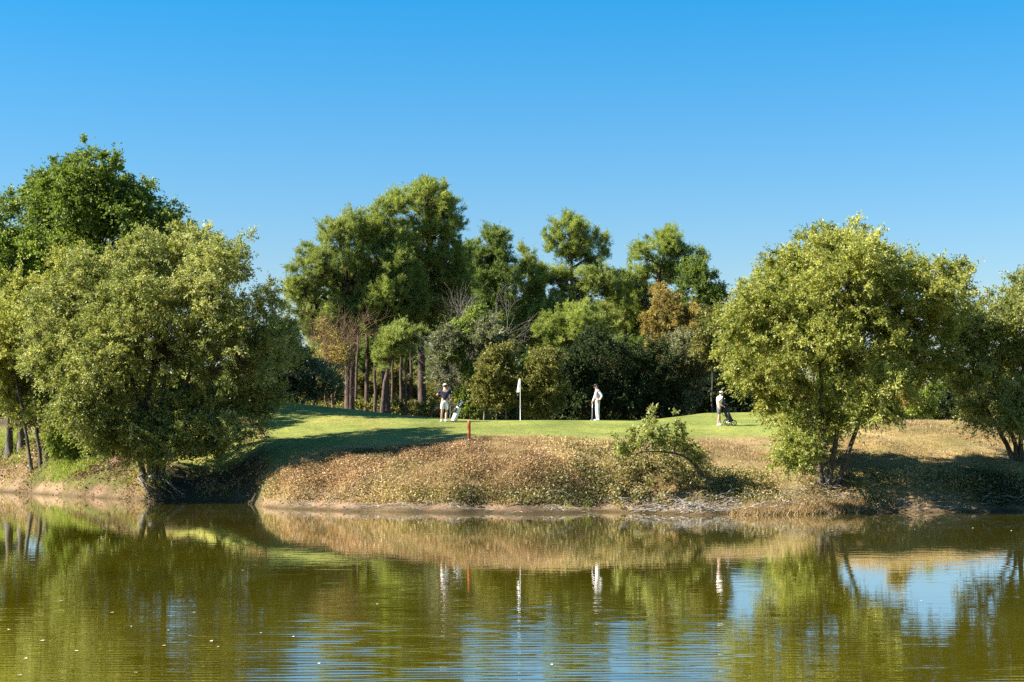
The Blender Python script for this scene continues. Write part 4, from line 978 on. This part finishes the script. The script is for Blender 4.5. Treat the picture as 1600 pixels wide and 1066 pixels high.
def trolley():
    b = on_ground(1133, 76.5); root = tag(empty('golf_trolley', b), 'black push trolley carrying a bag, right of the golfer in white', 'trolley')
    T = Tubes()
    T.add([[-.18, 0, 1.02], [-.10, 0, .98], [.10, 0, .55], [.22, 0, .18], [.40, 0, .14]], [.017] * 5, 6); T.add([[.10, 0, .55], [.12, -.28, .16]], [.014] * 2, 6); T.add([[.10, 0, .55], [.12, .28, .16]], [.014] * 2, 6)
    T.add([[.0, -.07, .78], [.0, .07, .78]], [.02] * 2, 6); T.build('frame', M['white'], root)
    T = Tubes(); T.add([[-.20, -.14, 1.03], [-.18, 0, 1.04], [-.20, .14, 1.03]], [.02] * 3, 6); T.build('handle', M['rubber'], root)
    for x, y, r in [(.12, -.30, .15), (.12, .30, .15), (.42, 0, .12)]:
        T = Tubes(); a = np.linspace(0, 2 * math.pi, 19); T.add(np.stack([x + np.cos(a) * r, np.full(19, y), r + .005 + np.sin(a) * r], -1), [.022] * 19, 6); wh = T.build('wheel', M['rubber'], root)
        T = Tubes()
        for q in range(5):
            t = q * 2 * math.pi / 5; T.add([[x, y, r], [x + math.cos(t) * r, y, r + math.sin(t) * r]], [.012, .009], 5)
        T.add([[x, y - .02, r], [x, y + .02, r]], [.03, .03], 8); T.build('spokes', M['steel'], wh)
    bag = golf_bag(0, 0, -.42, 'black golf bag with white trim strapped on the trolley', 'black', 'black', loc=b + np.array([.26, -.02, .20]), tilt_y=0, seed=9, stand=False)
trolley()

# ------------------------------------------------------------------ leaves floating on the pond
def floating():
    rng = np.random.default_rng(71); proto = None
    spots = [(212, 1052), (255, 1010), (175, 958), (40, 1030), (66, 1002), (14, 985), (340, 1012), (330, 1003), (120, 1018), (498, 1038), (458, 996), (380, 892), (302, 958), (205, 980), (95, 940), (262, 986), (30, 1056),
             (1440, 940), (1300, 830), (1520, 826), (1580, 830), (1430, 828), (590, 945), (862, 1040), (408, 990)]
    for k, (px, py) in enumerate(spots):
        D = F * HCAM / (py - YH); s = rng.uniform(.03, .055)
        if proto is None:
            V = [[-1, 0, .12], [-.35, -.42, .03], [.4, -.36, .05], [1, 0, .2], [.4, .36, .1], [-.35, .42, .06], [0, 0, 0]]
            me = bpy.data.meshes.new('floating_leaf'); me.from_pydata(V, [], [(0, 1, 6), (1, 2, 6), (2, 3, 6), (3, 4, 6), (4, 5, 6), (5, 0, 6)]); me.materials.append(M['cream'])
            o = proto = bpy.data.objects.new('floating_leaf', me)
        else: o = proto.copy()
        link(o); o.location = (wx(px, D), D, .012); o.rotation_euler = (0, 0, rng.uniform(0, 6.28)); o.scale = (s, s, s)
        tag(o, 'small pale leaf floating on the open pond water', 'leaf', 'pale leaves floating on the pond')
floating()

# ------------------------------------------------------------------ light, sky, camera
SUN_EL = math.radians(38.5); TRAVEL = Vector((0.99, 0.145, 0)).normalized()
to_sun = Vector((-TRAVEL.x * math.cos(SUN_EL), -TRAVEL.y * math.cos(SUN_EL), math.sin(SUN_EL)))
sl = bpy.data.lights.new('sun', 'SUN'); sl.energy = 5.0; sl.angle = math.radians(0.53); sl.color = (1.0, 0.95, 0.86)
so = bpy.data.objects.new('sun', sl); link(so); so.rotation_euler = (-to_sun).to_track_quat('-Z', 'Y').to_euler(); so.location = (-60, -30, 60)

w = bpy.data.worlds.new('World'); scene.world = w; w.use_nodes = True
nt = w.node_tree; nt.nodes.clear(); N = nt.nodes; L = nt.links
sky = N.new('ShaderNodeTexSky'); sky.sky_type = 'NISHITA'; sky.sun_disc = False
sky.sun_elevation = SUN_EL; sky.sun_rotation = math.atan2(to_sun.x, to_sun.y) % (2 * math.pi)
sky.air_density = 1.0; sky.dust_density = 0.2; sky.ozone_density = 2.5
tc = N.new('ShaderNodeTexCoord'); sx = N.new('ShaderNodeSeparateXYZ'); L.new(tc.outputs['Generated'], sx.inputs[0])
rp = ramp(N, [(0.0, (0.95, 0.82, 0.92)), (0.08, (0.67, 0.80, 0.90)), (0.25, (0.155, 0.85, 1.16)), (1.0, (0.4, 0.8, 1.0))]); L.new(sx.outputs['Z'], rp.inputs[0])
mx = N.new('ShaderNodeMix'); mx.data_type = 'RGBA'; mx.blend_type = 'MULTIPLY'; mx.inputs[0].default_value = 1.0
L.new(sky.outputs[0], mx.inputs[6]); L.new(rp.outputs[0], mx.inputs[7])
bg = N.new('ShaderNodeBackground'); bg.inputs['Strength'].default_value = 0.053; L.new(mx.outputs[2], bg.inputs['Color'])
wo = N.new('ShaderNodeOutputWorld'); L.new(bg.outputs[0], wo.inputs[0])

cam = bpy.data.cameras.new('camera'); cam.sensor_width = 36; cam.lens = 36 * F / 1600.0
cam.shift_y = (YH - 533.0) / 1600.0; cam.clip_start = 0.1; cam.clip_end = 9000
co = bpy.data.objects.new('camera', cam); link(co); co.location = (0, 0, HCAM); co.rotation_euler = (math.radians(90), 0, 0)
scene.camera = co
scene.view_settings.view_transform = 'Standard'; scene.view_settings.look = 'None'
scene.view_settings.exposure = 1.6; scene.view_settings.gamma = 1.0; scene.view_settings.use_curve_mapping = False
cy = scene.cycles
cy.max_bounces = 8; cy.diffuse_bounces = 5; cy.glossy_bounces = 3; cy.transmission_bounces = 3; cy.transparent_max_bounces = 4
cy.caustics_reflective = False; cy.caustics_refractive = False; cy.sample_clamp_indirect = 4.0
cy.use_denoising = False
print('QUADS', sum(len(o.data.polygons) for o in bpy.data.objects if o.type == 'MESH'))
